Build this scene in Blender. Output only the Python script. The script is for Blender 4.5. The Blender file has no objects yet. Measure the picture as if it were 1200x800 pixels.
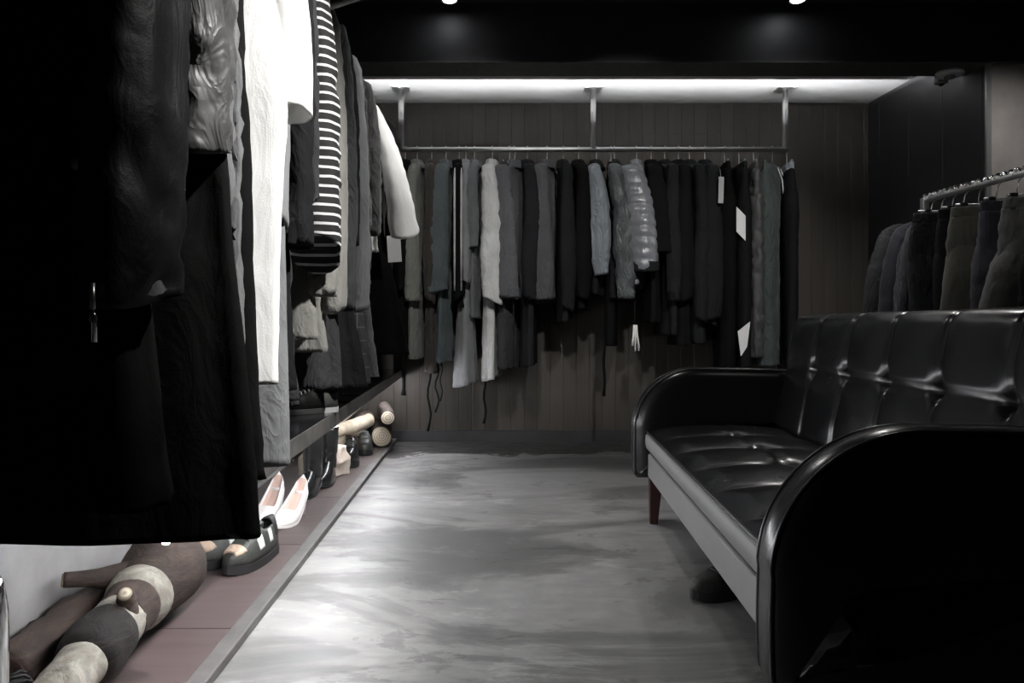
import bpy, bmesh, math, random
from mathutils import Vector, Matrix, noise as mnoise

C = bpy.context.scene.collection
S = bpy.context.scene
PI = math.pi
F, VX, VY, CH = 880.0, 553.0, 381.0, 0.78      # focal length in px, vanishing point, camera height

def at(px, py, Y):
    """world point on the plane at depth Y seen at photo pixel (px, py)"""
    return Vector(((px - VX) * Y / F, Y, CH - (py - VY) * Y / F))

def floor_at(px, py, z=0.0):
    Y = F * (CH - z) / (py - VY)
    return Vector(((px - VX) * Y / F, Y, z))

# ------------------------------------------------------------------ materials
def new_mat(name):
    m = bpy.data.materials.new(name); m.use_nodes = True
    nt = m.node_tree
    return m, nt, nt.nodes['Principled BSDF']

def N(nt, kind, **kw):
    n = nt.nodes.new(kind)
    for k, v in kw.items(): setattr(n, k, v)
    return n

def ramp(nt, stops, src, interp='LINEAR'):
    r = N(nt, 'ShaderNodeValToRGB'); cr = r.color_ramp; cr.interpolation = interp
    while len(cr.elements) < len(stops): cr.elements.new(0.5)
    for e, (p, c) in zip(cr.elements, stops):
        e.position = p; e.color = (c[0], c[1], c[2], 1) if not isinstance(c, (int, float)) else (c, c, c, 1)
    nt.links.new(src, r.inputs[0]); return r

def tex_noise(nt, scale, detail=4, rough=0.55, dist=0.0, vec=None):
    n = N(nt, 'ShaderNodeTexNoise'); n.inputs['Scale'].default_value = scale
    n.inputs['Detail'].default_value = detail; n.inputs['Roughness'].default_value = rough
    n.inputs['Distortion'].default_value = dist
    if vec is not None: nt.links.new(vec, n.inputs['Vector'])
    return n

def objvec(nt, scale=(1, 1, 1)):
    tc = N(nt, 'ShaderNodeTexCoord'); mp = N(nt, 'ShaderNodeMapping'); mp.inputs['Scale'].default_value = scale
    nt.links.new(tc.outputs['Object'], mp.inputs['Vector']); return mp.outputs['Vector']

def bump(nt, bs, src, strength=0.3, dist=0.01):
    b = N(nt, 'ShaderNodeBump'); b.inputs['Strength'].default_value = strength; b.inputs['Distance'].default_value = dist
    nt.links.new(src, b.inputs['Height']); nt.links.new(b.outputs['Normal'], bs.inputs['Normal']); return b

def plain(name, col, rough=0.5, metal=0.0, spec=0.5, bs_scale=0, bs_str=0.2, var=0.0):
    m, nt, bs = new_mat(name)
    c = (col, col, col) if isinstance(col, (int, float)) else col
    bs.inputs['Base Color'].default_value = (*c, 1); bs.inputs['Roughness'].default_value = rough
    bs.inputs['Metallic'].default_value = metal; bs.inputs['Specular IOR Level'].default_value = spec
    v = objvec(nt)
    n = tex_noise(nt, bs_scale or 30, 4, vec=v)
    if bs_scale: bump(nt, bs, n.outputs['Fac'], bs_str, 0.004)
    if var:
        lo = [x * (1 - var) for x in c]; hi = [min(1, x * (1 + var)) for x in c]
        r = ramp(nt, [(0.3, lo), (0.7, hi)], n.outputs['Fac']); nt.links.new(r.outputs[0], bs.inputs['Base Color'])
    return m

FAB = {}
def fabric(col, rough=0.85, sheen=0.15, weave=350, wstr=0.25, var=0.18, spec=0.25, crease=0.5):
    key = (tuple(col) if not isinstance(col, (int, float)) else col, rough, sheen, weave)
    if key in FAB: return FAB[key]
    m, nt, bs = new_mat('cloth')
    c = (col, col, col) if isinstance(col, (int, float)) else col
    v = objvec(nt)
    n = tex_noise(nt, 9, 6, 0.65, vec=v)
    r = ramp(nt, [(0.25, [x * (1 - var) for x in c]), (0.75, [min(1, x * (1 + var)) for x in c])], n.outputs['Fac'])
    nt.links.new(r.outputs[0], bs.inputs['Base Color'])
    bs.inputs['Roughness'].default_value = rough; bs.inputs['Specular IOR Level'].default_value = spec
    bs.inputs['Sheen Weight'].default_value = sheen; bs.inputs['Sheen Roughness'].default_value = 0.4
    w = tex_noise(nt, weave, 2, 0.6, vec=v); b1 = bump(nt, bs, w.outputs['Fac'], wstr, 0.0015)
    cr = tex_noise(nt, 1.0, 3, 0.55, 1.2, objvec(nt, (16, 16, 7)))
    rg = ramp(nt, [(0.30, 0.0), (0.5, 1.0), (0.70, 0.0)], cr.outputs['Fac'])
    b2 = bump(nt, bs, rg.outputs[0], crease, 0.012); nt.links.new(b1.outputs['Normal'], b2.inputs['Normal'])
    FAB[key] = m; return m

def stripe_mat():
    m, nt, bs = new_mat('striped_jersey')
    tc = N(nt, 'ShaderNodeTexCoord'); sx = N(nt, 'ShaderNodeSeparateXYZ'); nt.links.new(tc.outputs['Object'], sx.inputs[0])
    d = N(nt, 'ShaderNodeMath', operation='DIVIDE'); d.inputs[1].default_value = 0.0245; nt.links.new(sx.outputs['Z'], d.inputs[0])
    fr = N(nt, 'ShaderNodeMath', operation='FRACT'); nt.links.new(d.outputs[0], fr.inputs[0])
    r = ramp(nt, [(0.0, 0.006), (0.72, 0.55)], fr.outputs[0], 'CONSTANT')
    nt.links.new(r.outputs[0], bs.inputs['Base Color']); bs.inputs['Roughness'].default_value = 0.85
    return m

def plaid_mat():
    m, nt, bs = new_mat('dark_checked_wool')
    tc = N(nt, 'ShaderNodeTexCoord'); sx = N(nt, 'ShaderNodeSeparateXYZ'); nt.links.new(tc.outputs['Object'], sx.inputs[0])
    outs = []
    for ax in ('X', 'Z'):
        d = N(nt, 'ShaderNodeMath', operation='DIVIDE'); d.inputs[1].default_value = 0.05; nt.links.new(sx.outputs[ax], d.inputs[0])
        fr = N(nt, 'ShaderNodeMath', operation='FRACT'); nt.links.new(d.outputs[0], fr.inputs[0])
        r = ramp(nt, [(0.0, 0.02), (0.8, 0.11), (0.9, 0.02)], fr.outputs[0], 'CONSTANT'); outs.append(r)
    mx = N(nt, 'ShaderNodeMix', data_type='RGBA', blend_type='ADD'); mx.inputs[0].default_value = 0.6
    nt.links.new(outs[0].outputs[0], mx.inputs[6]); nt.links.new(outs[1].outputs[0], mx.inputs[7])
    nt.links.new(mx.outputs[2], bs.inputs['Base Color']); bs.inputs['Roughness'].default_value = 0.9
    return m

def board_mat(name, lo, hi, axis, period, groove=0.035, rough=0.55, off=0.0, grain=(40, 40, 2.2)):
    m, nt, bs = new_mat(name)
    tc = N(nt, 'ShaderNodeTexCoord'); sx = N(nt, 'ShaderNodeSeparateXYZ'); nt.links.new(tc.outputs['Object'], sx.inputs[0])
    a = N(nt, 'ShaderNodeMath', operation='ADD'); a.inputs[1].default_value = off; nt.links.new(sx.outputs[axis], a.inputs[0])
    d = N(nt, 'ShaderNodeMath', operation='DIVIDE'); d.inputs[1].default_value = period; nt.links.new(a.outputs[0], d.inputs[0])
    fr = N(nt, 'ShaderNodeMath', operation='FRACT'); nt.links.new(d.outputs[0], fr.inputs[0])
    fl = N(nt, 'ShaderNodeMath', operation='FLOOR'); nt.links.new(d.outputs[0], fl.inputs[0])
    wn = N(nt, 'ShaderNodeTexWhiteNoise', noise_dimensions='1D'); nt.links.new(fl.outputs[0], wn.inputs['W'])
    n = tex_noise(nt, 1, 6, 0.6, 0.4, objvec(nt, grain))
    mixv = N(nt, 'ShaderNodeMath', operation='MULTIPLY_ADD'); mixv.inputs[1].default_value = 0.35
    nt.links.new(wn.outputs['Value'], mixv.inputs[0])
    sc = N(nt, 'ShaderNodeMath', operation='MULTIPLY'); sc.inputs[1].default_value = 0.75; nt.links.new(n.outputs['Fac'], sc.inputs[0])
    nt.links.new(sc.outputs[0], mixv.inputs[2])
    col = ramp(nt, [(0.2, lo), (0.85, hi)], mixv.outputs[0])
    g = ramp(nt, [(0.0, 0.0), (groove, 1.0), (1 - groove * 0.3, 1.0), (1.0, 0.0)], fr.outputs[0])
    mx = N(nt, 'ShaderNodeMix', data_type='RGBA', blend_type='MULTIPLY'); mx.inputs[0].default_value = 0.85
    nt.links.new(col.outputs[0], mx.inputs[6]); nt.links.new(g.outputs[0], mx.inputs[7])
    nt.links.new(mx.outputs[2], bs.inputs['Base Color']); bs.inputs['Roughness'].default_value = rough
    bump(nt, bs, g.outputs[0], 0.7, 0.004)
    return m

def concrete_mat():
    m, nt, bs = new_mat('worn_screed')
    v = objvec(nt, (0.55, 1.25, 1))
    big = tex_noise(nt, 1.7, 8, 0.62, 0.9, v)
    patch = ramp(nt, [(0.40, (0.150, 0.150, 0.147)), (0.475, (0.205, 0.203, 0.197)), (0.50, (0.275, 0.272, 0.265)), (0.62, (0.36, 0.357, 0.348))], big.outputs['Fac'])
    fine = tex_noise(nt, 9, 8, 0.7, 0.3, objvec(nt, (0.8, 1.6, 1)))
    fr = ramp(nt, [(0.3, 0.72), (0.7, 1.12)], fine.outputs['Fac'])
    mx = N(nt, 'ShaderNodeMix', data_type='RGBA', blend_type='MULTIPLY'); mx.inputs[0].default_value = 1
    md = tex_noise(nt, 3.6, 9, 0.72, 0.5, objvec(nt, (0.7, 1.3, 1)))
    mdr = ramp(nt, [(0.39, 0.70), (0.41, 1.0), (0.585, 1.0), (0.60, 1.22)], md.outputs['Fac'])
    mx0 = N(nt, 'ShaderNodeMix', data_type='RGBA', blend_type='MULTIPLY'); mx0.inputs[0].default_value = 1
    nt.links.new(patch.outputs[0], mx0.inputs[6]); nt.links.new(mdr.outputs[0], mx0.inputs[7])
    nt.links.new(mx0.outputs[2], mx.inputs[6]); nt.links.new(fr.outputs[0], mx.inputs[7])
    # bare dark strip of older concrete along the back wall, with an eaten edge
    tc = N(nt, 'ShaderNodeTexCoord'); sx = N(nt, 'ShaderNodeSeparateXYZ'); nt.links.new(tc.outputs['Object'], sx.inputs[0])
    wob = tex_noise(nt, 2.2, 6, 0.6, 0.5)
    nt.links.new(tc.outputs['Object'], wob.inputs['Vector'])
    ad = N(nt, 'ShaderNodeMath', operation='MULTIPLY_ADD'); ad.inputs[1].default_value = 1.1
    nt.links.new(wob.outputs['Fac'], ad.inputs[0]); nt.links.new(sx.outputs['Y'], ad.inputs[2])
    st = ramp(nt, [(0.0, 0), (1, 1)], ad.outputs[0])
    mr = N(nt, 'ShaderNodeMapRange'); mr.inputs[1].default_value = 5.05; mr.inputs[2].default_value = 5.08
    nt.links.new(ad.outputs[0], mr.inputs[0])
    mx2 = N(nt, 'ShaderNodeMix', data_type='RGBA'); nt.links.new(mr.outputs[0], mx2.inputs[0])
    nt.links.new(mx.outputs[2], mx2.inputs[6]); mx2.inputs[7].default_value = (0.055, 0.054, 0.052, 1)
    nt.links.new(mx2.outputs[2], bs.inputs['Base Color'])
    rr = ramp(nt, [(0.3, 0.36), (0.7, 0.6)], fine.outputs['Fac']); nt.links.new(rr.outputs[0], bs.inputs['Roughness'])
    bump(nt, bs, fine.outputs['Fac'], 0.12, 0.004)
    return m

def leather_mat(name='black_leather', col=(0.008, 0.008, 0.009), rough=0.25):
    m, nt, bs = new_mat(name)
    bs.inputs['Base Color'].default_value = (*col, 1)
    v = objvec(nt)
    n = tex_noise(nt, 6, 5, 0.6, vec=v)
    r = ramp(nt, [(0.3, rough * 0.93), (0.7, rough * 1.1)], n.outputs['Fac']); nt.links.new(r.outputs[0], bs.inputs['Roughness'])
    vo = N(nt, 'ShaderNodeTexVoronoi'); vo.inputs['Scale'].default_value = 260; nt.links.new(v, vo.inputs['Vector'])
    bump(nt, bs, vo.outputs['Distance'], 0.02, 0.001)
    bs.inputs['Specular IOR Level'].default_value = 0.6
    return m

def emit_mat(name, col, strength):
    m, nt, bs = new_mat(name)
    bs.inputs['Base Color'].default_value = (0.9, 0.9, 0.9, 1)
    bs.inputs['Emission Color'].default_value = (*col, 1); bs.inputs['Emission Strength'].default_value = strength
    return m

def bark_mat(name, lo, hi, sc=(6, 6, 30), st=0.8):
    m, nt, bs = new_mat(name)
    n = tex_noise(nt, 1.6, 7, 0.65, 0.6, objvec(nt, sc))
    r = ramp(nt, [(0.3, lo), (0.52, [(a + b) / 2 for a, b in zip(lo, hi)]), (0.68, hi)], n.outputs['Fac'])
    nt.links.new(r.outputs[0], bs.inputs['Base Color']); bs.inputs['Roughness'].default_value = 0.85
    bump(nt, bs, n.outputs['Fac'], st, 0.008)
    return m

def ring_mat():
    m, nt, bs = new_mat('cut_wood')
    w = N(nt, 'ShaderNodeTexWave', wave_type='RINGS', rings_direction='Z'); w.inputs['Scale'].default_value = 22
    w.inputs['Distortion'].default_value = 2.5
    nt.links.new(objvec(nt), w.inputs['Vector'])
    r = ramp(nt, [(0.2, (0.35, 0.29, 0.21)), (0.8, (0.62, 0.55, 0.43))], w.outputs['Fac'])
    nt.links.new(r.outputs[0], bs.inputs['Base Color']); bs.inputs['Roughness'].default_value = 0.8
    return m

M = dict(
    steel=plain('brushed_steel', (0.80, 0.80, 0.79), 0.34, 1.0),
    chrome=plain('polished_metal', (0.85, 0.85, 0.85), 0.08, 1.0),
    black_paint=plain('black_paint', (0.026, 0.026, 0.028), 0.55, bs_scale=8, bs_str=0.05, var=0.2),
    soffit=plain('soffit_paint', (0.075, 0.075, 0.070), 0.6, var=0.25),
    white_paint=plain('white_paint', (0.74, 0.74, 0.73), 0.75, bs_scale=3, bs_str=0.03, var=0.04),
    plaster=plain('grey_plaster', (0.30, 0.295, 0.285), 0.85, bs_scale=7, bs_str=0.2, var=0.16),
    boards=board_mat('dark_wall_boards', (0.023, 0.019, 0.015), (0.052, 0.043, 0.034), 'X', 0.0876, 0.05, 0.6),
    side_boards=board_mat('black_wall_boards', (0.016, 0.015, 0.016), (0.030, 0.028, 0.03), 'Y', 0.33, 0.02, 0.4, 0.05),
    pillar=plain('scuffed_grey_plaster', (0.27, 0.25, 0.235), 0.8, bs_scale=3, bs_str=0.1, var=0.3),
    room=plain('dark_grey_paint', (0.05, 0.05, 0.052), 0.7, var=0.2),
    deck=board_mat('stained_platform_boards', (0.052, 0.037, 0.035), (0.105, 0.080, 0.077), 'Y', 0.72, 0.008, 0.42, 0.28, (3, 30, 3)),
    kerb=plain('grey_kerb', (0.105, 0.10, 0.096), 0.5, bs_scale=12, bs_str=0.1, var=0.3),
    screed=concrete_mat(),
    shelf=plain('black_gloss_lacquer', (0.012, 0.012, 0.014), 0.16, bs_scale=3, bs_str=0.03),
    leather=leather_mat(), lit_front_leather=leather_mat('lit_front_leather', (0.22, 0.218, 0.212), 0.45),  # second one: black leather coloured grey for the light on the sofa front
    piping=leather_mat('piping_leather', (0.02, 0.02, 0.02), 0.3),
    mahogany=bark_mat('dark_red_wood', (0.02, 0.007, 0.005), (0.055, 0.018, 0.012), (8, 8, 1.5), 0.1),
    dark_rubber=plain('black_rubber', 0.015, 0.6),
    white_plastic=plain('white_plastic', 0.88, 0.4),
    grey_plastic=plain('grey_plastic', 0.25, 0.5),
    black_plastic=plain('black_plastic', 0.01, 0.35),
    led=emit_mat('led_tube', (0.95, 0.96, 1.0), 78.0),
    lens=emit_mat('lamp_lens', (0.95, 0.97, 1.0), 24.0),
    card=plain('white_card', 0.8, 0.6),
    grey_card=plain('grey_card', 0.32, 0.6),
    birch=bark_mat('pale_bark', (0.13, 0.115, 0.09), (0.56, 0.53, 0.45), (9, 9, 9)),
    dark_bark=bark_mat('dark_bark', (0.006, 0.005, 0.0045), (0.026, 0.019, 0.016), (7, 7, 22)),
    brown_bark=bark_mat('brown_bark', (0.020, 0.014, 0.011), (0.085, 0.057, 0.045), (7, 7, 22)),
    cut=ring_mat(),
    tan=plain('tan_suede', (0.50, 0.37, 0.28), 0.8, bs_scale=90, bs_str=0.2),
    shoe_dark=plain('dark_shoe_fabric', (0.030, 0.032, 0.028), 0.55, bs_scale=160, bs_str=0.25, var=0.3),
    shoe_black=leather_mat('shoe_leather', (0.012, 0.012, 0.012), 0.22),
    shoe_white=plain('white_shoe_leather', (0.78, 0.76, 0.73), 0.45, bs_scale=40, bs_str=0.05),
    insole=plain('pinkish_insole', (0.62, 0.44, 0.37), 0.7),
    off_white=plain('off_white_rubber', 0.42, 0.6),
    cream_cloth=fabric((0.58, 0.50, 0.42), 0.9),
    silver_patch=plain('silver_patch', (0.62, 0.64, 0.62), 0.4),
)

# ------------------------------------------------------------------ object helpers
def mesh_obj(name, verts, faces, mat, parent=None, smooth=True, loc=None):
    me = bpy.data.meshes.new(name); me.from_pydata([tuple(v) for v in verts], [], faces); me.update()
    bm = bmesh.new(); bm.from_mesh(me); bmesh.ops.recalc_face_normals(bm, faces=bm.faces); bm.to_mesh(me); bm.free()
    if smooth:
        me.polygons.foreach_set('use_smooth', [True] * len(me.polygons))
    o = bpy.data.objects.new(name, me); C.objects.link(o)
    for mm in (mat if isinstance(mat, (list, tuple)) else [mat]): me.materials.append(mm)
    if parent is not None: o.parent = parent
    if loc is not None: o.location = loc
    return o

def thing(name, label, cat, loc=(0, 0, 0), rz=0.0, group=None):
    o = bpy.data.objects.new(name, None); C.objects.link(o); o.empty_display_size = 0.1
    o.location = loc; o.rotation_euler = (0, 0, rz)
    return tag(o, label, cat, group)

def tag(o, label, cat, group=None):
    o['label'] = label; o['category'] = cat
    if group: o['group'] = group
    return o

def bevel_mod(o, w, seg=3, ang=35):
    b = o.modifiers.new('bevel', 'BEVEL'); b.width = w; b.segments = seg; b.limit_method = 'ANGLE'; b.angle_limit = math.radians(ang)
    b.harden_normals = False
    return o

class MB:
    def __init__(s): s.v = []; s.f = []
    def add(s, v, f):
        n = len(s.v); s.v += [Vector(p) for p in v]; s.f += [tuple(i + n for i in q) for q in f]; return s
    def box(s, a, b):
        x0, y0, z0 = a; x1, y1, z1 = b
        return s.add([(x0, y0, z0), (x1, y0, z0), (x1, y1, z0), (x0, y1, z0), (x0, y0, z1), (x1, y0, z1), (x1, y1, z1), (x0, y1, z1)],
                     [(0, 3, 2, 1), (4, 5, 6, 7), (0, 1, 5, 4), (1, 2, 6, 5), (2, 3, 7, 6), (3, 0, 4, 7)])
    def tube(s, pts, r, n=10, cap=True):
        pts = [Vector(p) for p in pts]; rs = r if isinstance(r, (list, tuple)) else [r] * len(pts)
        up = None; rings = []
        for i, p in enumerate(pts):
            t = (pts[min(i + 1, len(pts) - 1)] - pts[max(i - 1, 0)]).normalized()
            if up is None:
                up = Vector((0, 0, 1)) if abs(t.z) < 0.9 else Vector((1, 0, 0))
            a = t.cross(up).normalized(); up = a.cross(t).normalized()
            rings.append([p + (a * math.cos(2 * PI * k / n) + up * math.sin(2 * PI * k / n)) * rs[i] for k in range(n)])
        v = [q for rg in rings for q in rg]; f = []
        for i in range(len(pts) - 1):
            for k in range(n):
                k2 = (k + 1) % n; f.append((i * n + k, i * n + k2, (i + 1) * n + k2, (i + 1) * n + k))
        if cap: f.append(tuple(range(n))[::-1]); f.append(tuple((len(pts) - 1) * n + k for k in range(n)))
        return s.add(v, f)
    def lathe(s, prof, n=32, c=(0, 0, 0)):
        v = []; f = []
        for (r, z) in prof:
            for k in range(n): v.append((c[0] + r * math.cos(2 * PI * k / n), c[1] + r * math.sin(2 * PI * k / n), c[2] + z))
        for i in range(len(prof) - 1):
            for k in range(n):
                k2 = (k + 1) % n; f.append((i * n + k, i * n + k2, (i + 1) * n + k2, (i + 1) * n + k))
        f.append(tuple(range(n))[::-1]); f.append(tuple((len(prof) - 1) * n + k for k in range(n)))
        return s.add(v, f)
    def build(s, name, mat, parent=None, smooth=False, loc=None): return mesh_obj(name, s.v, s.f, mat, parent, smooth, loc)

def structure(o): o['kind'] = 'structure'; return o

def cat(vals, x):
    """Catmull-Rom through a list of tuples, x in 0..len-1"""
    n = len(vals); i = min(int(x), n - 2); t = x - i
    p0, p1, p2, p3 = vals[max(i - 1, 0)], vals[i], vals[i + 1], vals[min(i + 2, n - 1)]
    return [0.5 * (2 * b + (c - a) * t + (2 * a - 5 * b + 4 * c - d) * t * t + (3 * b - a - 3 * c + d) * t ** 3) for a, b, c, d in zip(p0, p1, p2, p3)]

# ------------------------------------------------------------------ cloth
def loft(name, ctrl, mat, parent, nth=28, nrow=36, folds=(5, 0.0, 0.0), wr=(0.0, 8.0), seed=0, hem=True, quilt=None, sq=2.0, crush=None, tilt=0.0):
    """a hanging cloth tube: ctrl rows are (z, cx, cy, rx, ry) from top to bottom"""
    rnd = random.Random(seed); ph = [rnd.uniform(0, 6.28) for _ in range(6)]
    so = Vector((rnd.uniform(-50, 50), rnd.uniform(-50, 50), rnd.uniform(-50, 50)))
    # rows are spread by z length
    L = [0.0]
    for a, b in zip(ctrl, ctrl[1:]): L.append(L[-1] + max(0.01, math.dist(a[:3], b[:3])))
    V = []; Fc = []
    for r in range(nrow + 1):
        d = L[-1] * r / nrow; i = 0
        while i < len(L) - 2 and L[i + 1] < d: i += 1
        x = i + (d - L[i]) / (L[i + 1] - L[i])
        z, cx, cy, rx, ry = cat(ctrl, min(x, len(ctrl) - 1.0001))
        rx = max(rx, 0.002); ry = max(ry, 0.002)
        u = r / nrow
        amp = folds[1] + (folds[2] - folds[1]) * u
        for k in range(nth):
            th = 2 * PI * k / nth
            c, s = math.cos(th), math.sin(th)
            e = 2.0 / sq
            px = math.copysign(abs(c) ** e, c) * rx; py = math.copysign(abs(s) ** e, s) * ry
            fd = amp * (math.sin(folds[0] * th + ph[0] + 1.3 * math.sin(2.1 * u + ph[1])) + 0.55 * math.sin((folds[0] * 2 + 1) * th + ph[2] + 2.0 * math.sin(3.0 * u + ph[3])))
            p = Vector((cx + px, cy + py, z))
            if wr[0]:
                q = Vector((p.x * wr[1], p.y * wr[1], (p.z + 0.35 * c * rx) * wr[1] * 1.3)) + so
                nv = mnoise.noise(q) + 0.5 * mnoise.noise(q * 2.3)
                fd += wr[0] * (1.0 - 2.2 * abs(nv)) if crush is None else wr[0] * (1.0 - 2.2 * abs(nv)) * (0.35 + crush * abs(math.sin(u * 9 + ph[4])))
            if quilt:
                fd += quilt[1] * (abs(math.sin(PI * (z + 0.25 * px) / quilt[0])) ** 0.45 - 0.75)
            n2 = Vector((c / max(rx, 1e-3), s / max(ry, 1e-3), 0)).normalized()
            p += n2 * fd
            if tilt: p.z += tilt * py * max(0.0, (u - 0.55) / 0.45) ** 1.5
            V.append(p)
    for r in range(nrow):
        for k in range(nth):
            k2 = (k + 1) % nth
            Fc.append((r * nth + k, (r + 1) * nth + k, (r + 1) * nth + k2, r * nth + k2))
    Fc.append(tuple(range(nth)))
    b = nrow * nth
    if hem:
        cz = sum((V[b + k] for k in range(nth)), Vector()) / nth
        n0 = len(V)
        for k in range(nth): V.append(cz + (V[b + k] - cz) * 0.90 + Vector((0, 0, 0.002)))
        for k in range(nth): V.append(cz + (V[b + k] - cz) * 0.86 + Vector((0, 0, 0.03)))
        for k in range(nth):
            k2 = (k + 1) % nth
            Fc.append((b + k, n0 + k, n0 + k2, b + k2)); Fc.append((n0 + k, n0 + nth + k, n0 + nth + k2, n0 + k2))
        Fc.append(tuple(n0 + nth + k for k in range(nth))[::-1])
    else:
        Fc.append(tuple(b + k for k in range(nth))[::-1])
    return mesh_obj(name, V, Fc, mat, parent)

def hanger(desc, cat_loc, rz, hw, group, kind='coat', drop=0.0):
    t = thing('clothes_hanger', desc, 'hanger', cat_loc, rz, group)
    R = 0.0205
    pts = [(0, 0, -0.095 - drop), (0, 0, -0.055)]
    for k in range(0, 11):
        a = -PI / 2 * 0.75 + k * (PI * 1.35) / 10
        pts.append((R * math.cos(a), 0, R * math.sin(a)))
    mb = MB().tube(pts, 0.0024, 6); mb.build('hook', M['steel'], t, True)
    if kind == 'coat':
        MB().tube([(-hw * 0.86, 0, -0.158), (-hw * 0.45, 0, -0.128), (0, 0, -0.095), (hw * 0.45, 0, -0.128), (hw * 0.86, 0, -0.158)], 0.006, 8).build('shoulder_bar', M['black_plastic'], t, True)
    else:
        MB().tube([(-hw, 0, -0.095), (hw, 0, -0.095)], 0.004, 6).build('cross_bar', M['steel'], t, True)
        for s in (-1, 1):
            c = MB().box((s * hw * 0.8 - 0.014, -0.012, -0.135), (s * hw * 0.8 + 0.014, 0.012, -0.088))
            bevel_mod(c.build('clip', M['black_plastic'], t), 0.003)
    return t

def coat(name, label, catg, loc, rz, group, mat, L, Ls, hw=0.20, hem=None, ht=0.05, hem_ht=None, rt=0.065, rw=0.045, cuff_r=0.75, dt=0.0, sl_out=0.0,
         folds=(5, 0.002, 0.012), wr=(0.004, 9), seed=0, sleeve_mat=None, collar=True, collar_mat=None, cuff=None, quilt=None, res=1.0, buttons=0,
         placket=None, slwr=None, neck=0.055, pocket=None, slim=1.0, waist=None, hood=False, sl_end=None, crush=None, top_w=None):
    t = thing(name, label, catg, loc, rz, group)
    hem = hem or hw * 1.12; hem_ht = hem_ht or ht * 1.2; sm = sleeve_mat or mat
    wa = waist or hw * 0.94
    body = [(-0.098, 0, 0, neck * 0.9, 0.035), (-0.112, 0, 0, neck * 1.5, 0.040), (-0.135, 0, 0, hw * 0.62, 0.028), (-0.165, 0, 0, hw * 0.86, 0.026), (-0.20, 0, 0, hw * 0.96, 0.028), (-0.27, 0, 0, hw * 0.99, ht * 0.8),
            (-0.36, 0, 0, hw * 0.95, ht), (-0.36 - (L - 0.36) * 0.3, 0, 0, wa, ht), (-0.36 - (L - 0.36) * 0.65, 0, 0, (wa + hem) / 2, (ht + hem_ht) / 2), (-L, 0, 0, hem, hem_ht)]
    tl0 = random.Random(seed * 17 + 3).uniform(-0.5, 0.5) if group == 'clothes on the back rail' else 0.0
    loft('body', body, mat, t, int(32 * res), int(44 * res), folds, wr, seed, True, quilt, 2.4, None, tl0)
    rj = random.Random(seed * 13 + 5); bend = rj.uniform(-0.016, 0.016); tl = rj.uniform(-0.75, 0.75)
    for s in (-1, 1):
        e = sl_end or 0.0
        sl = [(-0.134, s * (hw - 0.055), 0, 0.006, 0.010), (-0.155, s * (hw - 0.026), 0, rw * 0.60, rt * 0.36), (-0.20, s * (hw + 0.002), dt * 0.08, rw * 0.9, rt * 0.56), (-0.30, s * (hw + 0.020), dt * 0.2, rw, rt * 0.80),
              (-0.15 - (Ls - 0.15) * 0.35, s * (hw + 0.038 + sl_out * 0.4), dt * 0.5 + bend, rw * 1.02, rt), (-0.15 - (Ls - 0.15) * 0.68, s * (hw + 0.038 + sl_out * 0.8), dt * 0.8, rw * 0.95, rt * 0.92),
              (-Ls, s * (hw + 0.028 + sl_out), dt, rw * cuff_r + e, rt * cuff_r + e)]
        if top_w is None: top_w = (0.8, cuff_r)
        if top_w:      # smooth set-in sleeve that widens evenly from the shoulder
            f0, f1 = top_w
            sl = [(-0.118, s * (hw - 0.050), 0, 0.010, 0.014), (-0.138, s * (hw - 0.020), 0, rw * f0 * 0.8, rt * 0.5), (-0.18, s * (hw + 0.006), dt * 0.1, rw * f0, rt * 0.66),
                  (-0.15 - (Ls - 0.15) * 0.35, s * (hw + 0.030 + sl_out * 0.35), dt * 0.5 + bend, rw * (f0 * 0.65 + f1 * 0.35), rt * 0.9), (-0.15 - (Ls - 0.15) * 0.7, s * (hw + 0.037 + sl_out * 0.7), dt * 0.8, rw * (f0 * 0.3 + f1 * 0.7), rt), (-Ls, s * (hw + 0.034 + sl_out), dt, rw * f1, rt * f1)]
        w2 = slwr or (wr[0] * 1.3, wr[1] * 1.2)
        sv = loft('sleeve', sl, sm, t, int(20 * res), int(30 * res), (3, folds[1], folds[1] + 0.002), w2, seed * 7 + s, True, quilt, 2.2, crush, 0.0 if cuff else tl)
        if cuff:
            z, cx, cy, rx, ry = sl[-1]
            loft('cuff', [(z + 0.055, cx, cy, rx * 1.08, ry * 1.08), (z + 0.03, cx, cy, rx * 1.10, ry * 1.10), (z - 0.004, cx, cy, rx * 1.08, ry * 1.08)], cuff if cuff is not True else sm, sv, 20, 5, seed=seed)
    if collar:
        cm = collar_mat or mat
        if hood:
            loft('hood', [(-0.085, 0, 0.03, 0.05, 0.03), (-0.10, 0, 0.05, 0.10, 0.055), (-0.17, 0, 0.075, 0.12, 0.06), (-0.28, 0, 0.075, 0.08, 0.045), (-0.34, 0, 0.06, 0.02, 0.02)], cm, t, 20, 16, (4, 0.003, 0.006), (0.006, 12), seed, False)
        else:
            loft('collar', [(-0.070, 0, 0.006, neck * 0.85, 0.028), (-0.074, 0, 0.004, neck * 1.0, 0.036), (-0.095, 0, 0, neck * 1.20, 0.042), (-0.128, 0, -0.006, neck * 1.45, 0.046)], cm, t, 24, 8, (3, 0.0015, 0.003), (0.002, 14), seed + 3, True)
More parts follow.
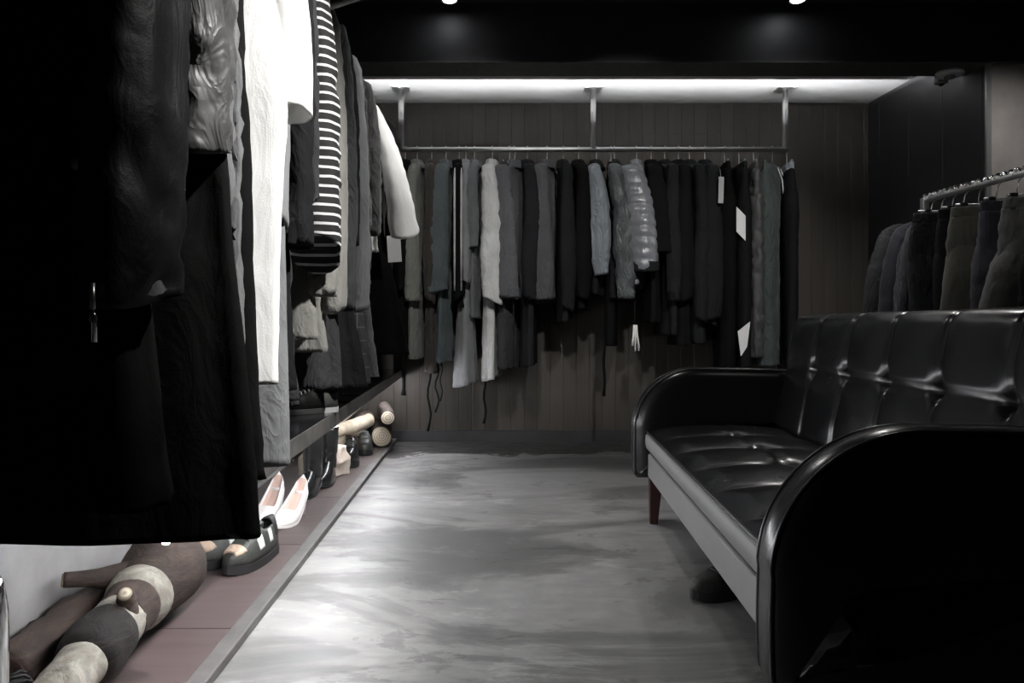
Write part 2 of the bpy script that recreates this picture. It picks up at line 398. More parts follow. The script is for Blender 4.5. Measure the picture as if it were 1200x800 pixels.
    if placket:
        pts_l = []
        mb = MB()
        for i in range(13):
            z = -0.16 - (L - 0.17) * i / 12
            y = -(ht * 1.0 + (hem_ht - ht) * i / 12) - folds[2] * 0.7 - 0.006
            pts_l.append((z, y))
        v = []; f = []
        for (z, y) in pts_l:
            v += [(-0.018, y, z), (0.018, y, z), (0.018, y + 0.03, z), (-0.018, y + 0.03, z)]
        for i in range(12):
            for k in range(4): f.append((i * 4 + k, i * 4 + (k + 1) % 4, (i + 1) * 4 + (k + 1) % 4, (i + 1) * 4 + k))
        f.append((0, 1, 2, 3)); f.append((48, 49, 50, 51))
        mesh_obj('placket', v, f, placket, t, False)
        for i in range(buttons):
            j = (i + 0.6) * 12 / (buttons + 0.4); k = int(j)
            z, y = pts_l[k]
            mb = MB().lathe([(0.001, 0.0), (0.009, 0.0), (0.010, 0.002), (0.009, 0.004), (0.004, 0.003), (0.001, 0.003)], 14)
            o = mb.build('button', M['grey_plastic'], t, True); o.location = (0, y, z); o.rotation_euler = (PI / 2, 0, 0)
    if pocket:
        for s in (-1, 1):
            z = -L * 0.62
            p = MB().box((s * hw * 0.55 - 0.07, -(ht + 0.016), z - 0.05), (s * hw * 0.55 + 0.07, -(ht - 0.02), z))
            bevel_mod(p.build('pocket_flap', pocket, t), 0.006)
    return t

def trousers(name, label, loc, rz, group, mat, L, hw=0.19, ht=0.025, leg_w=0.105, leg_t=0.04, leg_end=0.7, seed=0, wr=(0.005, 9), folds=(3, 0.002, 0.005), band=None, spread=0.02, res=1.0, cords=False, top=-0.105, zip_pull=False, crush=None, catg='trousers'):
    t = thing(name, label, catg, loc, rz, group)
    loft('waistband', [(top, 0, 0, hw * 0.96, ht * 0.85), (top - 0.004, 0, 0, hw, ht), (top - 0.045, 0, 0, hw * 1.01, ht * 1.05)], band or mat, t, 32, 6, (9, 0.001, 0.002), (0.0015, 20), seed, False)
    loft('body', [(top - 0.042, 0, 0, hw, ht * 1.0), (top - 0.10, 0, 0, hw * 1.04, ht * 1.4), (top - 0.20, 0, 0, hw * 1.07, ht * 1.8), (top - 0.28, 0, 0, hw * 0.98, ht * 1.5), (top - 0.33, 0, 0, hw * 0.6, ht * 0.8)], mat, t, int(32 * res), int(18 * res), folds, wr, seed, False, None, 2.3)
    for s in (-1, 1):
        z0 = top - 0.15; lt = max(leg_t, ht * 1.9)
        lg = [(z0, s * hw * 0.52, 0, hw * 0.44, ht * 1.0), (z0 - 0.05, s * hw * 0.52, 0, hw * 0.53, ht * 1.75), (z0 - 0.16, s * hw * 0.53, 0, max(hw * 0.55, leg_w), lt), ((z0 - L) / 2 - 0.08, s * (hw * 0.52 + spread * 0.6), 0, leg_w * (1 + leg_end) / 2, leg_t * 0.95), (-L, s * (hw * 0.5 + spread), 0, leg_w * leg_end, leg_t * 0.85)]
        loft('leg', lg, mat, t, int(22 * res), int(34 * res), folds, wr, seed * 5 + s + 1, True, None, 2.2, crush)
    if cords:
        for s, l in ((-1, 0.20), (1, 0.26)):
            MB().tube([(s * 0.03, -ht - 0.012, top - 0.02), (s * 0.034, -ht * 2 - 0.010, top - 0.1), (s * 0.03, -ht * 2 - 0.018, top - 0.02 - l)], 0.0035, 6).build('drawstring', M['white_plastic'], t, True)
    return t

# ------------------------------------------------------------------ the room
XL, XR, YB, H, BZ = -1.0, 2.66, 5.04, 2.27, 2.13
YF0, YF1, HM, XRR, YN = 3.845, 4.055, 2.43, 2.86, -2.4
def slab(name, a, b, mat): return structure(MB().box(a, b).build(name, mat))
slab('floor', (XL - 0.1, YN, -0.1), (XRR + 0.1, YB + 0.1, 0.0), M['screed'])
slab('wall_back', (XL - 0.1, YB, 0.0), (XR + 0.3, YB + 0.1, 2.6), M['boards'])
slab('wall_left', (XL - 0.1, YN, 0.0), (XL, YB, 2.6), M['plaster'])
slab('wall_alcove', (XR, 3.878, 0.0), (XR + 0.1, YB, BZ), M['side_boards'])
slab('trim_6', (XR, YF1, BZ), (XR + 0.1, YB, H), M['side_boards'])
slab('wall_right', (XRR, YN, 0.0), (XRR + 0.1, 3.866, 2.6), M['room'])
slab('wall_pillar', (XR + 0.012, 3.866, 0.0), (XRR + 0.1, 3.878, BZ - 0.006), M['pillar'])
slab('wall_front', (XL, YN - 0.1, 0.0), (XRR, YN, 2.6), M['room'])
slab('ceiling', (XL, YN, HM), (XRR, YF0 + 0.02, HM + 0.1), M['black_paint'])
slab('ceiling_alcove', (XL, YF1 - 0.02, H), (XR, YB, H + 0.1), M['white_paint'])
slab('ceiling_beam', (XL, YF0, BZ), (XRR, YF1, HM + 0.1), M['black_paint'])
slab('trim_1', (XL, YF0 - 0.004, BZ - 0.006), (XRR, YF1 + 0.001, BZ), M['soffit'])
slab('trim_2', (XR - 0.012, 3.862, 0.0), (XR + 0.012, 3.878, BZ - 0.006), M['steel'])
slab('bounce_baffle', (XL, YF1 + 0.001, H - 0.012), (XR, 4.45, H + 0.001), M['black_paint'])  # unseen black panel, added to keep ceiling bounce light off the back wall
# flush hatch in the back wall above the rail
slab('trim_3', (0.86, YB - 0.006, 1.15), (1.90, YB + 0.01, 2.058), M['boards'])
slab('trim_4', (0.852, YB - 0.004, 1.142), (1.908, YB + 0.01, 2.066), M['black_paint'])
slab('baseboard_back', (XL, YB - 0.014, 0.0), (XR, YB, 0.075), M['black_paint'])
# raised display platform and its kerb along the left wall
kx0, kx1 = -0.503, -0.563
def xk(y): return kx1 + (kx0 - kx1) * (y - 1.64) / (4.97 - 1.64)
PZ = 0.02
v = [(XL, 0.2, 0), (xk(0.2) - 0.045, 0.2, 0), (xk(YB) - 0.045, YB, 0), (XL, YB, 0)]
mb = MB().add([(x, y, 0.0005) for x, y, _ in v] + [(x, y, PZ) for x, y, _ in v], [(0, 3, 2, 1), (4, 5, 6, 7), (0, 1, 5, 4), (1, 2, 6, 5), (2, 3, 7, 6), (3, 0, 4, 7)])
structure(mb.build('floor_platform', M['deck']))
v = [(xk(0.2) - 0.045, 0.2), (xk(0.2), 0.2), (xk(YB), YB), (xk(YB) - 0.045, YB)]
mb = MB().add([(x, y, 0.0005) for x, y in v] + [(x, y, PZ + 0.004) for x, y in v], [(0, 3, 2, 1), (4, 5, 6, 7), (0, 1, 5, 4), (1, 2, 6, 5), (2, 3, 7, 6), (3, 0, 4, 7)])
structure(bevel_mod(mb.build('trim_5', M['kerb']), 0.004))

# ------------------------------------------------------------------ shelf with led strip
SH = 0.488
sh = thing('display_shelf', 'long low black lacquered shelf under the clothes along the left wall', 'shelf', (XL, 1.28, 0))
bevel_mod(MB().box((0.004, 0, SH - 0.045), (0.535, 3.74, SH)).build('shelf_board', M['shelf'], sh), 0.004)
bevel_mod(MB().box((0.521, 0.004, SH - 0.052), (0.537, 3.74, SH - 0.002)).build('front_edge', M['kerb'], sh), 0.003)
for y in (1.0, 2.1, 3.2):
    br = MB().box((0.004, y, SH - 0.25), (0.03, y + 0.03, SH - 0.045)).box((0.004, y, SH - 0.075), (0.42, y + 0.03, SH - 0.045))
    br.build('bracket', M['black_paint'], sh)
led = thing('led_strip_light', 'bright white tube light fixed under the front edge of the low shelf', 'light', (-0.525, 1.285, SH - 0.076))
MB().box((-0.010, 0, 0.0085), (0.010, 3.68, 0.0305)).build('channel', M['white_plastic'], led)
MB().tube([(0, 0.002, 0), (0, 3.678, 0)], 0.0085, 12).build('tube', M['led'], led, True)

# ------------------------------------------------------------------ back rail
RZ, RY = 1.885, 4.72
rl = thing('clothes_rail', 'long steel hanging rail on three ceiling posts before the boarded back wall', 'clothes rail', (0, RY, RZ))
x0, x1 = -0.93, (920 - VX) * RY / F
MB().tube([(x0, 0, 0), (x1 + 0.012, 0, 0)], 0.0155, 16).build('rail', M['steel'], rl, True)
for px in (470, 695, 920):
    x = (px - VX) * RY / F
    MB().tube([(x, 0, 0.0), (x, 0, H - RZ - 0.004)], 0.0185, 16).build('post', M['steel'], rl, True)
    bevel_mod(MB().box((x - 0.055, -0.05, H - RZ - 0.008), (x + 0.055, 0.05, H - RZ - 0.0005)).build('ceiling_plate', M['steel'], rl), 0.003)

G_B = 'clothes on the back rail'
G_BH = 'hangers on the back rail'
def yl(py, Y): return RZ - (CH - (py - VY) * Y / F)     # drop below the rail to reach photo row py at depth Y

BK = fabric(0.006, 0.9, 0.0, spec=0.06, crease=0.10); BK2 = fabric((0.0095, 0.010, 0.011), 0.85, 0.0, spec=0.12, crease=0.3); CH1 = fabric((0.030, 0.031, 0.033), 0.85, 0.03)
CH2 = fabric((0.060, 0.063, 0.067), 0.85, 0.1); G1 = fabric((0.11, 0.115, 0.12), 0.85, 0.1); G2 = fabric((0.19, 0.195, 0.2), 0.85, 0.1, crease=0.22)
G3 = fabric((0.46, 0.465, 0.46), 0.85, 0.1); OLV = fabric((0.17, 0.175, 0.155), 0.85, 0.1); BRN = fabric((0.040, 0.034, 0.030), 0.85, 0.1)
TEAL = fabric((0.075, 0.09, 0.095), 0.8, 0.1); BLU = fabric((0.17, 0.19, 0.21), 0.42, 0.1, spec=0.5); WHT = fabric((0.82, 0.82, 0.80), 0.8, 0.1, var=0.03, crease=0.06)
SIL = fabric((0.15, 0.155, 0.17), 0.30, 0.0, weave=120, wstr=0.1, spec=0.6, crease=0.2); DGR = fabric((0.045, 0.055, 0.055), 0.7, 0.1); STR = stripe_mat(); PLD = plaid_mat()
SATIN = fabric((0.060, 0.060, 0.060), 0.5, 0.05, weave=90, wstr=0.1, spec=0.4, crease=0.3); DEN = fabric((0.12, 0.122, 0.125), 0.85, 0.1, weave=200, crease=0.3); WASH = fabric((0.33, 0.36, 0.40), 0.8, 0.1)
BEI = fabric((0.20, 0.196, 0.18), 0.85, 0.1, crease=0.3); LAV = fabric((0.70, 0.70, 0.74), 0.8, 0.1)

def back(px, kind, label, hdesc, mat, hem_y, cuff_y=None, yaw=0.0, name=None, cat_=None, **kw):
    x = (px - VX) * RY / F
    loc = (x, RY, RZ); rz = PI / 2 + math.radians(yaw)
    hanger(hdesc, loc, rz, kw.get('hw', 0.19) if kind != 'trousers' else kw.get('hw', 0.17) * 0.9, G_BH, 'coat' if kind != 'trousers' else 'clip')
    if kind == 'trousers':
        return trousers(name or 'trousers', label, loc, rz, G_B, mat, yl(hem_y, 4.66), seed=int(px), **kw)
    kw.setdefault('hw', 0.19)
    return coat(name or 'coat', label, cat_ or 'coat', loc, rz, G_B, mat, yl(hem_y, 4.62), yl(cuff_y, 4.5), seed=int(px), **kw)

back(475, 'coat', 'black coat at the left end of the back rail, mostly hidden by the white blouse', 'wire hanger at the far left end of the back rail', BK, 405, 340, 0, ht=0.026, rt=0.035)
b = back(489, 'coat', 'pale grey-green long shirt hanging first in full view on the back rail', 'wire hanger of the pale grey-green long shirt', OLV, 420, 352, -4, 'shirt', 'shirt', ht=0.032, rt=0.046, hem_ht=0.036, cuff=OLV, cuff_r=0.9)
back(506, 'coat', 'narrow dark brown coat with belt ends dangling below its hem', 'wire hanger of the narrow brown belted coat', BRN, 436, 352, 0, ht=0.026, rt=0.038, hem_ht=0.032)
back(522.6, 'coat', 'dark teal-grey jacket with a bell-shaped sleeve, left of the piped jacket', 'wire hanger of the dark teal-grey bell-sleeved jacket', TEAL, 424, 342, -6, 'jacket', 'jacket', ht=0.032, rt=0.062, cuff_r=1.05, hem_ht=0.05, slwr=(0.008, 12), dt=0.02)
pj = back(538, 'coat', 'black track jacket with two pale stripes down its sleeve', 'wire hanger of the black striped-sleeve jacket', BK, 360, 350, 0, 'jacket', 'jacket', ht=0.030, rt=0.042)
for dx in (-0.018, 0.022):
    MB().tube([(-0.225, dx - 0.0, -0.165), (-0.275, dx, -0.24), (-0.281, dx, -0.42), (-0.279, dx, -0.62), (-0.268, dx, -0.90)], [0.004, 0.0065, 0.0065, 0.0065, 0.005], 8).build('sleeve_stripe', G3, pj, True)
back(546, 'coat', 'long pale grey pleated dress hanging lowest of all on the back rail', 'wire hanger of the long pale grey pleated dress', G2, 450, 330, 0, 'dress', 'dress', ht=0.028, rt=0.03, hem_ht=0.075, folds=(9, 0.002, 0.010))
back(556, 'coat', 'mid grey jersey top beside the pale tied jacket', 'wire hanger of the mid grey jersey top', G1, 372, 290, -4, 'top', 'top', ht=0.03, rt=0.045, slwr=(0.006, 12))
lj = back(577, 'coat', 'pale grey cotton jacket with a flared torn-looking cuff, brightest on the back rail', 'wire hanger of the pale grey cotton jacket', G3, 444, 352, -8, 'jacket', 'jacket', ht=0.038, rt=0.056, cuff_r=1.0, hem_ht=0.04, slwr=(0.009, 12), neck=0.07, dt=-0.02)
back(603, 'coat', 'broad charcoal blazer turned towards the room, right of the pale cotton jacket', 'wire hanger of the broad charcoal blazer', fabric((0.070, 0.072, 0.077), 0.85, 0.1), 350, 348, -34, 'blazer', 'jacket', ht=0.055, rt=0.095, hem_ht=0.08, dt=-0.06, cuff_r=1.0, cuff=CH2)
back(597, 'trousers', 'charcoal suit trousers hanging below the broad charcoal blazer', 'clip hanger of the charcoal suit trousers', CH1, 432, None, -20, hw=0.15, leg_t=0.05, ht=0.02)
back(618, 'coat', 'black coat tucked between the broad blazer and the buttoned grey coat', 'wire hanger tucked right behind the broad charcoal blazer', BK2, 428, 350, 0, ht=0.032, rt=0.05, hem_ht=0.045)
back(641, 'coat', 'dark grey coat with a creased elbow, second broad one on the back rail', 'wire hanger of the dark grey creased coat', fabric((0.052, 0.053, 0.056), 0.85, 0.1), 352, 350, -20, ht=0.045, rt=0.078, cuff=True, slwr=(0.006, 10), dt=-0.02, cuff_r=0.85)
back(660, 'coat', 'black knitted coat directly right of the dark grey creased coat', 'wire hanger of the black knitted coat', BK2, 376, 362, 0, ht=0.03, rt=0.045)
back(678, 'coat', 'black coat directly left of the blue-grey satin jacket', 'wire hanger of the black coat left of the satin jacket', BK, 362, 350, 0, ht=0.032, rt=0.048, hem_ht=0.04)
back(699, 'coat', 'blue-grey satin jacket whose smooth sleeve catches the light', 'wire hanger of the blue-grey satin jacket', BK2, 345, 322, -14, 'jacket', 'jacket', sleeve_mat=BLU, cuff_r=0.6, ht=0.04, rt=0.062, slwr=(0.005, 8), dt=-0.05)
zj = back(720, 'coat', 'dark green-grey bomber jacket with crumpled cuff beside the quilted jacket', 'wire hanger of the dark green-grey bomber jacket', BK2, 350, 350, -12, 'jacket', 'jacket', sleeve_mat=fabric((0.050, 0.058, 0.060), 0.45, 0.1, spec=0.5), ht=0.042, rt=0.056, slwr=(0.012, 15), dt=-0.075, cuff=BK)
back(716, 'trousers', 'black trousers below the dark green-grey bomber jacket', 'clip hanger of the black trousers under the bomber jacket', BK, 405, None, -12, hw=0.14, leg_t=0.04, ht=0.018)
back(746, 'coat', 'silvery quilted puffer jacket with shiny stitched sleeves', 'wire hanger of the silvery quilted jacket', SIL, 335, 318, -24, 'puffer_jacket', 'jacket', ht=0.06, rt=0.108, rw=0.06, quilt=(0.066, 0.0115), cuff=BK2, wr=(0.002, 22), dt=-0.075, res=2.2, cuff_r=0.9)
back(763, 'coat', 'black top with an elbow-length sleeve directly right of the silvery quilted jacket', 'wire hanger directly right of the quilted jacket', BK, 378, 296, -8, 'top', 'top', ht=0.034, rt=0.066, cuff_r=1.05, dt=-0.03)
back(779, 'coat', 'leftmost of the three long black coats between the elbow-sleeved top and the tagged coat', 'wire hanger of the leftmost of the three long black coats', BK2, 392, 352, 0, ht=0.032, rt=0.048, cuff=BK)
back(795, 'coat', 'middle of the three long black coats between the elbow-sleeved top and the tagged coat', 'wire hanger of the middle of the three long black coats', BK, 405, 352, -5, ht=0.034, rt=0.05, hem_ht=0.042)
back(808, 'coat', 'rightmost of the three long black coats between the elbow-sleeved top and the tagged coat', 'wire hanger of the rightmost of the three long black coats', BK2, 402, 376, 2, ht=0.034, rt=0.05)
tg = back(826, 'coat', 'black coat with a grey swing tag at its shoulder', 'wire hanger of the black coat with the grey tag', BK2, 380, 374, -6, ht=0.04, rt=0.058)
tr1 = back(849, 'trousers', 'black wide trousers between the tagged coat and the white-patched trousers', 'clip hanger of the black wide trousers', BK, 432, None, -10, hw=0.165, leg_t=0.055, ht=0.024)
tr2 = back(866, 'trousers', 'black trousers with two white patches on the leg', 'clip hanger of the black trousers with white patches', BK2, 430, None, -6, hw=0.165, leg_t=0.05, ht=0.022)
back(883, 'trousers', 'crinkled dark grey patterned trousers with heavily rumpled legs', 'clip hanger of the crinkled patterned trousers', SATIN, 418, None, -14, hw=0.16, leg_t=0.052, ht=0.024, wr=(0.011, 17), crush=1.0, res=1.6)
back(905, 'trousers', 'dark green-grey jogging trousers with pale drawstrings', 'clip hanger of the green-grey jogging trousers', fabric((0.062, 0.075, 0.074), 0.7, 0.1), 428, None, -38, hw=0.16, leg_t=0.058, ht=0.03, wr=(0.007, 8), cords=True, band=fabric((0.085, 0.098, 0.098), 0.7, 0.1), res=1.3)
back(922, 'trousers', 'black jeans with a pale washed waistband, last at the right end of the back rail', 'clip hanger at the right end of the back rail', BK2, 434, None, -10, hw=0.15, leg_t=0.034, ht=0.022, band=WASH)

# tags, patches, ribbons of the back row
def card(px0, py0, px1, py1, Y, name, label, mat, tilt=0.0, parent_name=None, group=None):
    c = at((px0 + px1) / 2, (py0 + py1) / 2, Y); w = (px1 - px0) * Y / F / 2; h = (py1 - py0) * Y / F / 2
    t = thing(name, label, 'tag', c, 0, group)
    b = MB().box((-w, -0.0012, -h), (w, 0.0012, h)); o = b.build('card', mat, t); o.rotation_euler = (0, tilt, 0)
    MB().tube([(0, 0, h * 0.9), (0, 0.02, h + 0.05)], 0.001, 5).build('string', M['white_plastic'], t)
    return t
card(842, 207, 848, 238, 4.44, 'swing_tag', 'grey swing tag at the shoulder of a black coat on the back rail', M['grey_card'], 0.03)

def patch(parent, px, py, Y, w, h, mat, name, shear=0.0, yaw=0.0, lift=0.0):
    """small cloth patch parented to a garment, lying on its near face"""
    inv = parent.matrix_basis.inverted()
    c = at(px, py, Y); v = []
    for dy in (0, 0.006):
        for sx, sz in ((-1, -1), (1, -1), (1, 1), (-1, 1)):
            v.append(inv @ Vector((c.x + sx * w / 2 * (1 if sz > 0 else 1 - abs(lift)), c.y + dy + sx * yaw, c.z + sz * h / 2 + sx * shear)))
    return mesh_obj(name, v, [(0, 1, 2, 3), (7, 6, 5, 4), (0, 4, 5, 1), (1, 5, 6, 2), (2, 6, 7, 3), (3, 7, 4, 0)], mat, parent, False)
patch(tr2, 868.5, 262, 4.520, 0.055, 0.15, M['card'], 'white_patch', -0.028)
patch(tr2, 872, 397, 4.518, 0.075, 0.15, M['card'], 'white_patch', 0.03, 0, 0.5)

def ribbon(parent, px, py0, py1, Y, name, mat, r=0.006, wob=2.0):
    inv = parent.matrix_basis.inverted(); pts = []
    for i in range(9):
        py = py0 + (py1 - py0) * i / 8
        pts.append(inv @ at(px + wob * math.sin(i * 1.3), py, Y))
    return MB().tube(pts, [r] * 8 + [r * 1.4], 8).build(name, mat, parent, True)
bc = [o for o in C.objects if o.get('label', '').startswith('narrow dark brown coat')][0]
ribbon(bc, 503, 425, 505, 4.6, 'belt', BK); ribbon(bc, 512, 425, 483, 4.62, 'belt', BK2, 0.0055, 2.4); ribbon(bc, 517, 425, 470, 4.62, 'belt', BK2, 0.004, 1.5)
ribbon(lj, 568, 438, 496, 4.6, 'belt', BK, 0.006, 1.5)
b_ = [o for o in C.objects if o.get('label', '').startswith('black coat at the left end')][0]
ribbon(b_, 473, 395, 463, 4.6, 'belt', BK, 0.012, 0.3)
bt = [o for o in C.objects if o.get('label', '').startswith('black trousers below')][0]
ribbon(bt, 708, 395, 464, 4.6, 'belt', BK, 0.008, 0.6)

# white tassel brush hanging under the quilted jacket
ts = thing('white_tassel', 'white stringy tassel dangling below the silvery quilted jacket', 'tassel', at(744, 381, 4.5))
MB().tube([(0, 0.01, 0.27), (0, 0, 0.0)], 0.0015, 6).build('cord', M['black_plastic'], ts)
rnd = random.Random(4); mb = MB()
for i in range(16):
    a = rnd.uniform(-1, 1); b2 = rnd.uniform(-1, 1); l = rnd.uniform(0.10, 0.16)
    mb.tube([(a * 0.012, b2 * 0.008, 0.002), (a * 0.018, b2 * 0.012, -l * 0.5), (a * 0.03, b2 * 0.02, -l)], 0.0045, 5)
mb.build('strands', fabric((0.75, 0.74, 0.70), 0.9), ts, True)

# ------------------------------------------------------------------ left rail
LX, LZ = -0.62, 1.88
lr = thing('clothes_rail', 'steel hanging rail running along the left wall above the low shelf', 'clothes rail', (LX, 0, LZ))
MB().tube([(0, 0.15, 0), (0, 4.30, 0)], 0.0155, 16).build('rail', M['steel'], lr, True)
for y in (0.45, 1.72, 2.95):
    MB().tube([(0, y, 0), (0, y, HM - LZ - 0.004)], 0.0165, 14).build('post', M['steel'], lr, True)
# slanted steel pipe under the main ceiling
pp = thing('steel_pipe', 'grey steel pipe slanting under the dark ceiling at the top of the left rail', 'pipe', (0, 0, 0))
p0, p1 = at(378, 11, 2.15), at(436, -8, 2.15)
MB().tube([p0 + (p0 - p1) * 0.9, p0, p1, p1 + (p1 - p0) * 1.3], 0.009, 12).build('pipe', plain('dull_steel', 0.3, 0.4, 1.0), pp, True)

G_L = 'clothes on the left rail'; G_LH = 'hangers on the left rail'
def lft(Y, label, hdesc, mat, hemz, cuffz, name='coat', cat_='coat', rz=0.0, **kw):
    loc = (LX, Y, LZ); r = math.radians(rz)
    kw.setdefault('hw', 0.185); kw.setdefault('top_w', (0.9, kw.get('cuff_r', 0.8)))
    hanger(hdesc, loc, r, kw['hw'], G_LH)
    return coat(name, label, cat_, loc, r, G_L, mat, LZ - hemz, LZ - cuffz, seed=int(Y * 100), **kw)

l1 = lft(0.93, 'huge black parka nearest the camera on the left rail, zip pull on its sleeve', 'hanger of the nearest black parka', BK, 0.56, 0.81, 'parka', hw=0.185, hem=0.25, ht=0.05, hem_ht=0.06, rt=0.07, rw=0.05, cuff_r=0.85, res=1.8, slwr=(0.009, 11), wr=(0.005, 7), dt=-0.05, sleeve_mat=fabric((0.009, 0.009, 0.010), 0.55, 0.0, spec=0.3, crease=0.12), placket=BK2, buttons=0)
zp = MB().tube([(0.215, -0.128, -1.055), (0.216, -0.130, -1.085)], 0.003, 8)
zp.build('zip_tape', M['steel'], l1, True)
MB().tube([(0.216, -0.130, -1.083), (0.217, -0.131, -1.094), (0.218, -0.131, -1.098), (0.218, -0.131, -1.118)], [0.003, 0.005, 0.003, 0.0035], 8).build('zip_pull', M['chrome'], l1, True)
sb = MB().lathe([(0.001, 0), (0.007, 0), (0.008, 0.002), (0.005, 0.004), (0.001, 0.004)], 16).build('snap_button', M['steel'], l1, True)
sb.location = l1.matrix_basis.inverted() @ at(91, 192, 0.852); sb.rotation_euler = (PI / 2, 0, 0)
l2 = lft(1.08, 'long black overcoat with a crumpled satin sleeve and hem reaching lowest at left', 'hanger of the long black satin-sleeved overcoat', BK, 0.478, 1.02, 'overcoat', hw=0.20, waist=0.245, hem=0.314, ht=0.045, hem_ht=0.045, sleeve_mat=SATIN, rt=0.07, rw=0.048, res=1.8, slwr=(0.010, 13), dt=-0.03, folds=(5, 0.002, 0.006), wr=(0.002, 6))
lft(1.19, 'dark rumpled denim coat showing as a strip behind the long black overcoat', 'hanger of the rumpled denim coat', DEN, 0.55, 0.95, hw=0.180, hem=0.258, waist=0.242, ht=0.035, rt=0.05, rw=0.030, res=1.4, wr=(0.006, 17))
lft(1.27, 'black flap-fronted coat between the denim coat and the white coat', 'hanger of the black coat left of the white coat', BK, 0.52, 0.95, hw=0.165, hem=0.268, waist=0.235, ht=0.03, rt=0.045, rw=0.028, folds=(4, 0.002, 0.006))
lft(1.38, 'brilliant white coat with a short wide sleeve on the left rail', 'hanger of the brilliant white coat', WHT, 0.672, 1.175, hw=0.232, hem=0.262, waist=0.278, ht=0.038, rt=0.020, rw=0.034, cuff_r=1.15, sl_out=0.012, dt=0.03, res=1.5, folds=(4, 0.001, 0.004), wr=(0.0015, 6), slwr=(0.002, 6))
lft(1.50, 'light grey long coat whose square hem shows below the white coat', 'hanger of the light grey long coat', G2, 0.500, 0.98, hw=0.19, hem=0.255, waist=0.24, ht=0.03, rt=0.045, rw=0.03, folds=(4, 0.001, 0.004), wr=(0.002, 6))
lft(1.62, 'black jacket directly behind the white coat on the left rail', 'hanger of the black jacket behind the white coat', BK2, 0.64, 0.95, 'jacket', 'jacket', hw=0.205, ht=0.04, rt=0.055, cuff=True)
lft(1.80, 'charcoal jacket directly in front of the striped top', 'hanger of the charcoal jacket before the striped top', fabric((0.024, 0.024, 0.025), 0.85, 0.05), 0.60, 1.08, 'jacket', 'jacket', hw=0.170, ht=0.045, rt=0.055, wr=(0.006, 10))
lft(2.00, 'black and white horizontally striped long-sleeved top', 'hanger of the striped top', STR, 0.99, 0.97, 'striped_top', 'top', hw=0.168, ht=0.04, rt=0.06, rw=0.06, cuff_r=1.1, wr=(0.005, 9), collar=False, res=1.4)
lft(2.12, 'beige-grey shirt with its cuff hanging just below the striped sleeve', 'hanger of the beige-grey shirt', BEI, 0.74, 0.865, 'shirt', 'shirt', hw=0.165, ht=0.03, rt=0.05, cuff=BEI, wr=(0.006, 10))
lft(2.26, 'light grey collarless jacket directly behind the beige-grey shirt', 'hanger of the light grey collarless jacket', BEI, 0.70, 0.835, 'jacket', 'jacket', hw=0.17, ht=0.035, rt=0.055, collar=False, wr=(0.004, 8))
lft(2.40, 'dark charcoal wool jacket third behind the striped top', 'hanger of the dark charcoal wool jacket', CH1, 0.58, 0.83, 'jacket', 'jacket', hw=0.175, ht=0.04, rt=0.055)
lft(2.54, 'black dress with full skirt between the charcoal wool jacket and the pale cardigan', 'hanger of the black full-skirted dress', BK2, 0.57, 1.05, 'dress', 'dress', hw=0.165, hem=0.25, ht=0.04, rt=0.045, folds=(8, 0.002, 0.012))
lft(2.68, 'pale grey cardigan whose long cuff hangs straight, left of the tweed top', 'hanger of the pale grey cardigan', G2, 0.66, 0.845, 'cardigan', 'cardigan', hw=0.175, ht=0.035, rt=0.05, wr=(0.005, 10))
lft(2.82, 'dark checked wool dress on the left rail behind the pale cardigan', 'hanger of the dark checked wool dress', PLD, 0.56, 0.90, 'dress', 'dress', hw=0.165, hem=0.24, ht=0.045, rt=0.05, wr=(0.006, 11))
lft(2.96, 'coarse tweed top with short sleeves directly in front of the white blouse', 'hanger of the coarse tweed top', fabric((0.085, 0.085, 0.085), 0.95, 0.2, weave=140, wstr=0.8, var=0.6), 0.95, 1.14, 'tweed_top', 'top', hw=0.185, ht=0.045, rt=0.06, cuff=True, wr=(0.005, 12))
lft(3.10, 'grey denim dress with frayed hem under the white blouse', 'hanger of the grey denim dress', DEN, 0.57, 1.2, 'dress', 'dress', hw=0.165, hem=0.238, ht=0.045, rt=0.045, wr=(0.007, 12))
wb = lft(3.26, 'bright white flared-sleeve blouse at the far end of the left rail', 'hanger of the white flared-sleeve blouse', WHT, 1.10, 1.185, 'blouse', 'blouse', hw=0.19, ht=0.04, rt=0.050, rw=0.05, top_w=(0.6, 1.25), sl_out=0.10, wr=(0.004, 9), folds=(6, 0.002, 0.006), collar=False)
bd = lft(3.50, 'black dress with a white swing tag, farthest on the left rail', 'hanger of the black dress farthest on the left rail', BK, 0.645, 1.15, 'dress', 'dress', hw=0.22, hem=0.325, ht=0.045, rt=0.05)
card(454, 276, 470, 307, 3.40, 'swing_tag', 'white square swing tag on the black dress at the far end of the left rail', M['card'], -0.06)

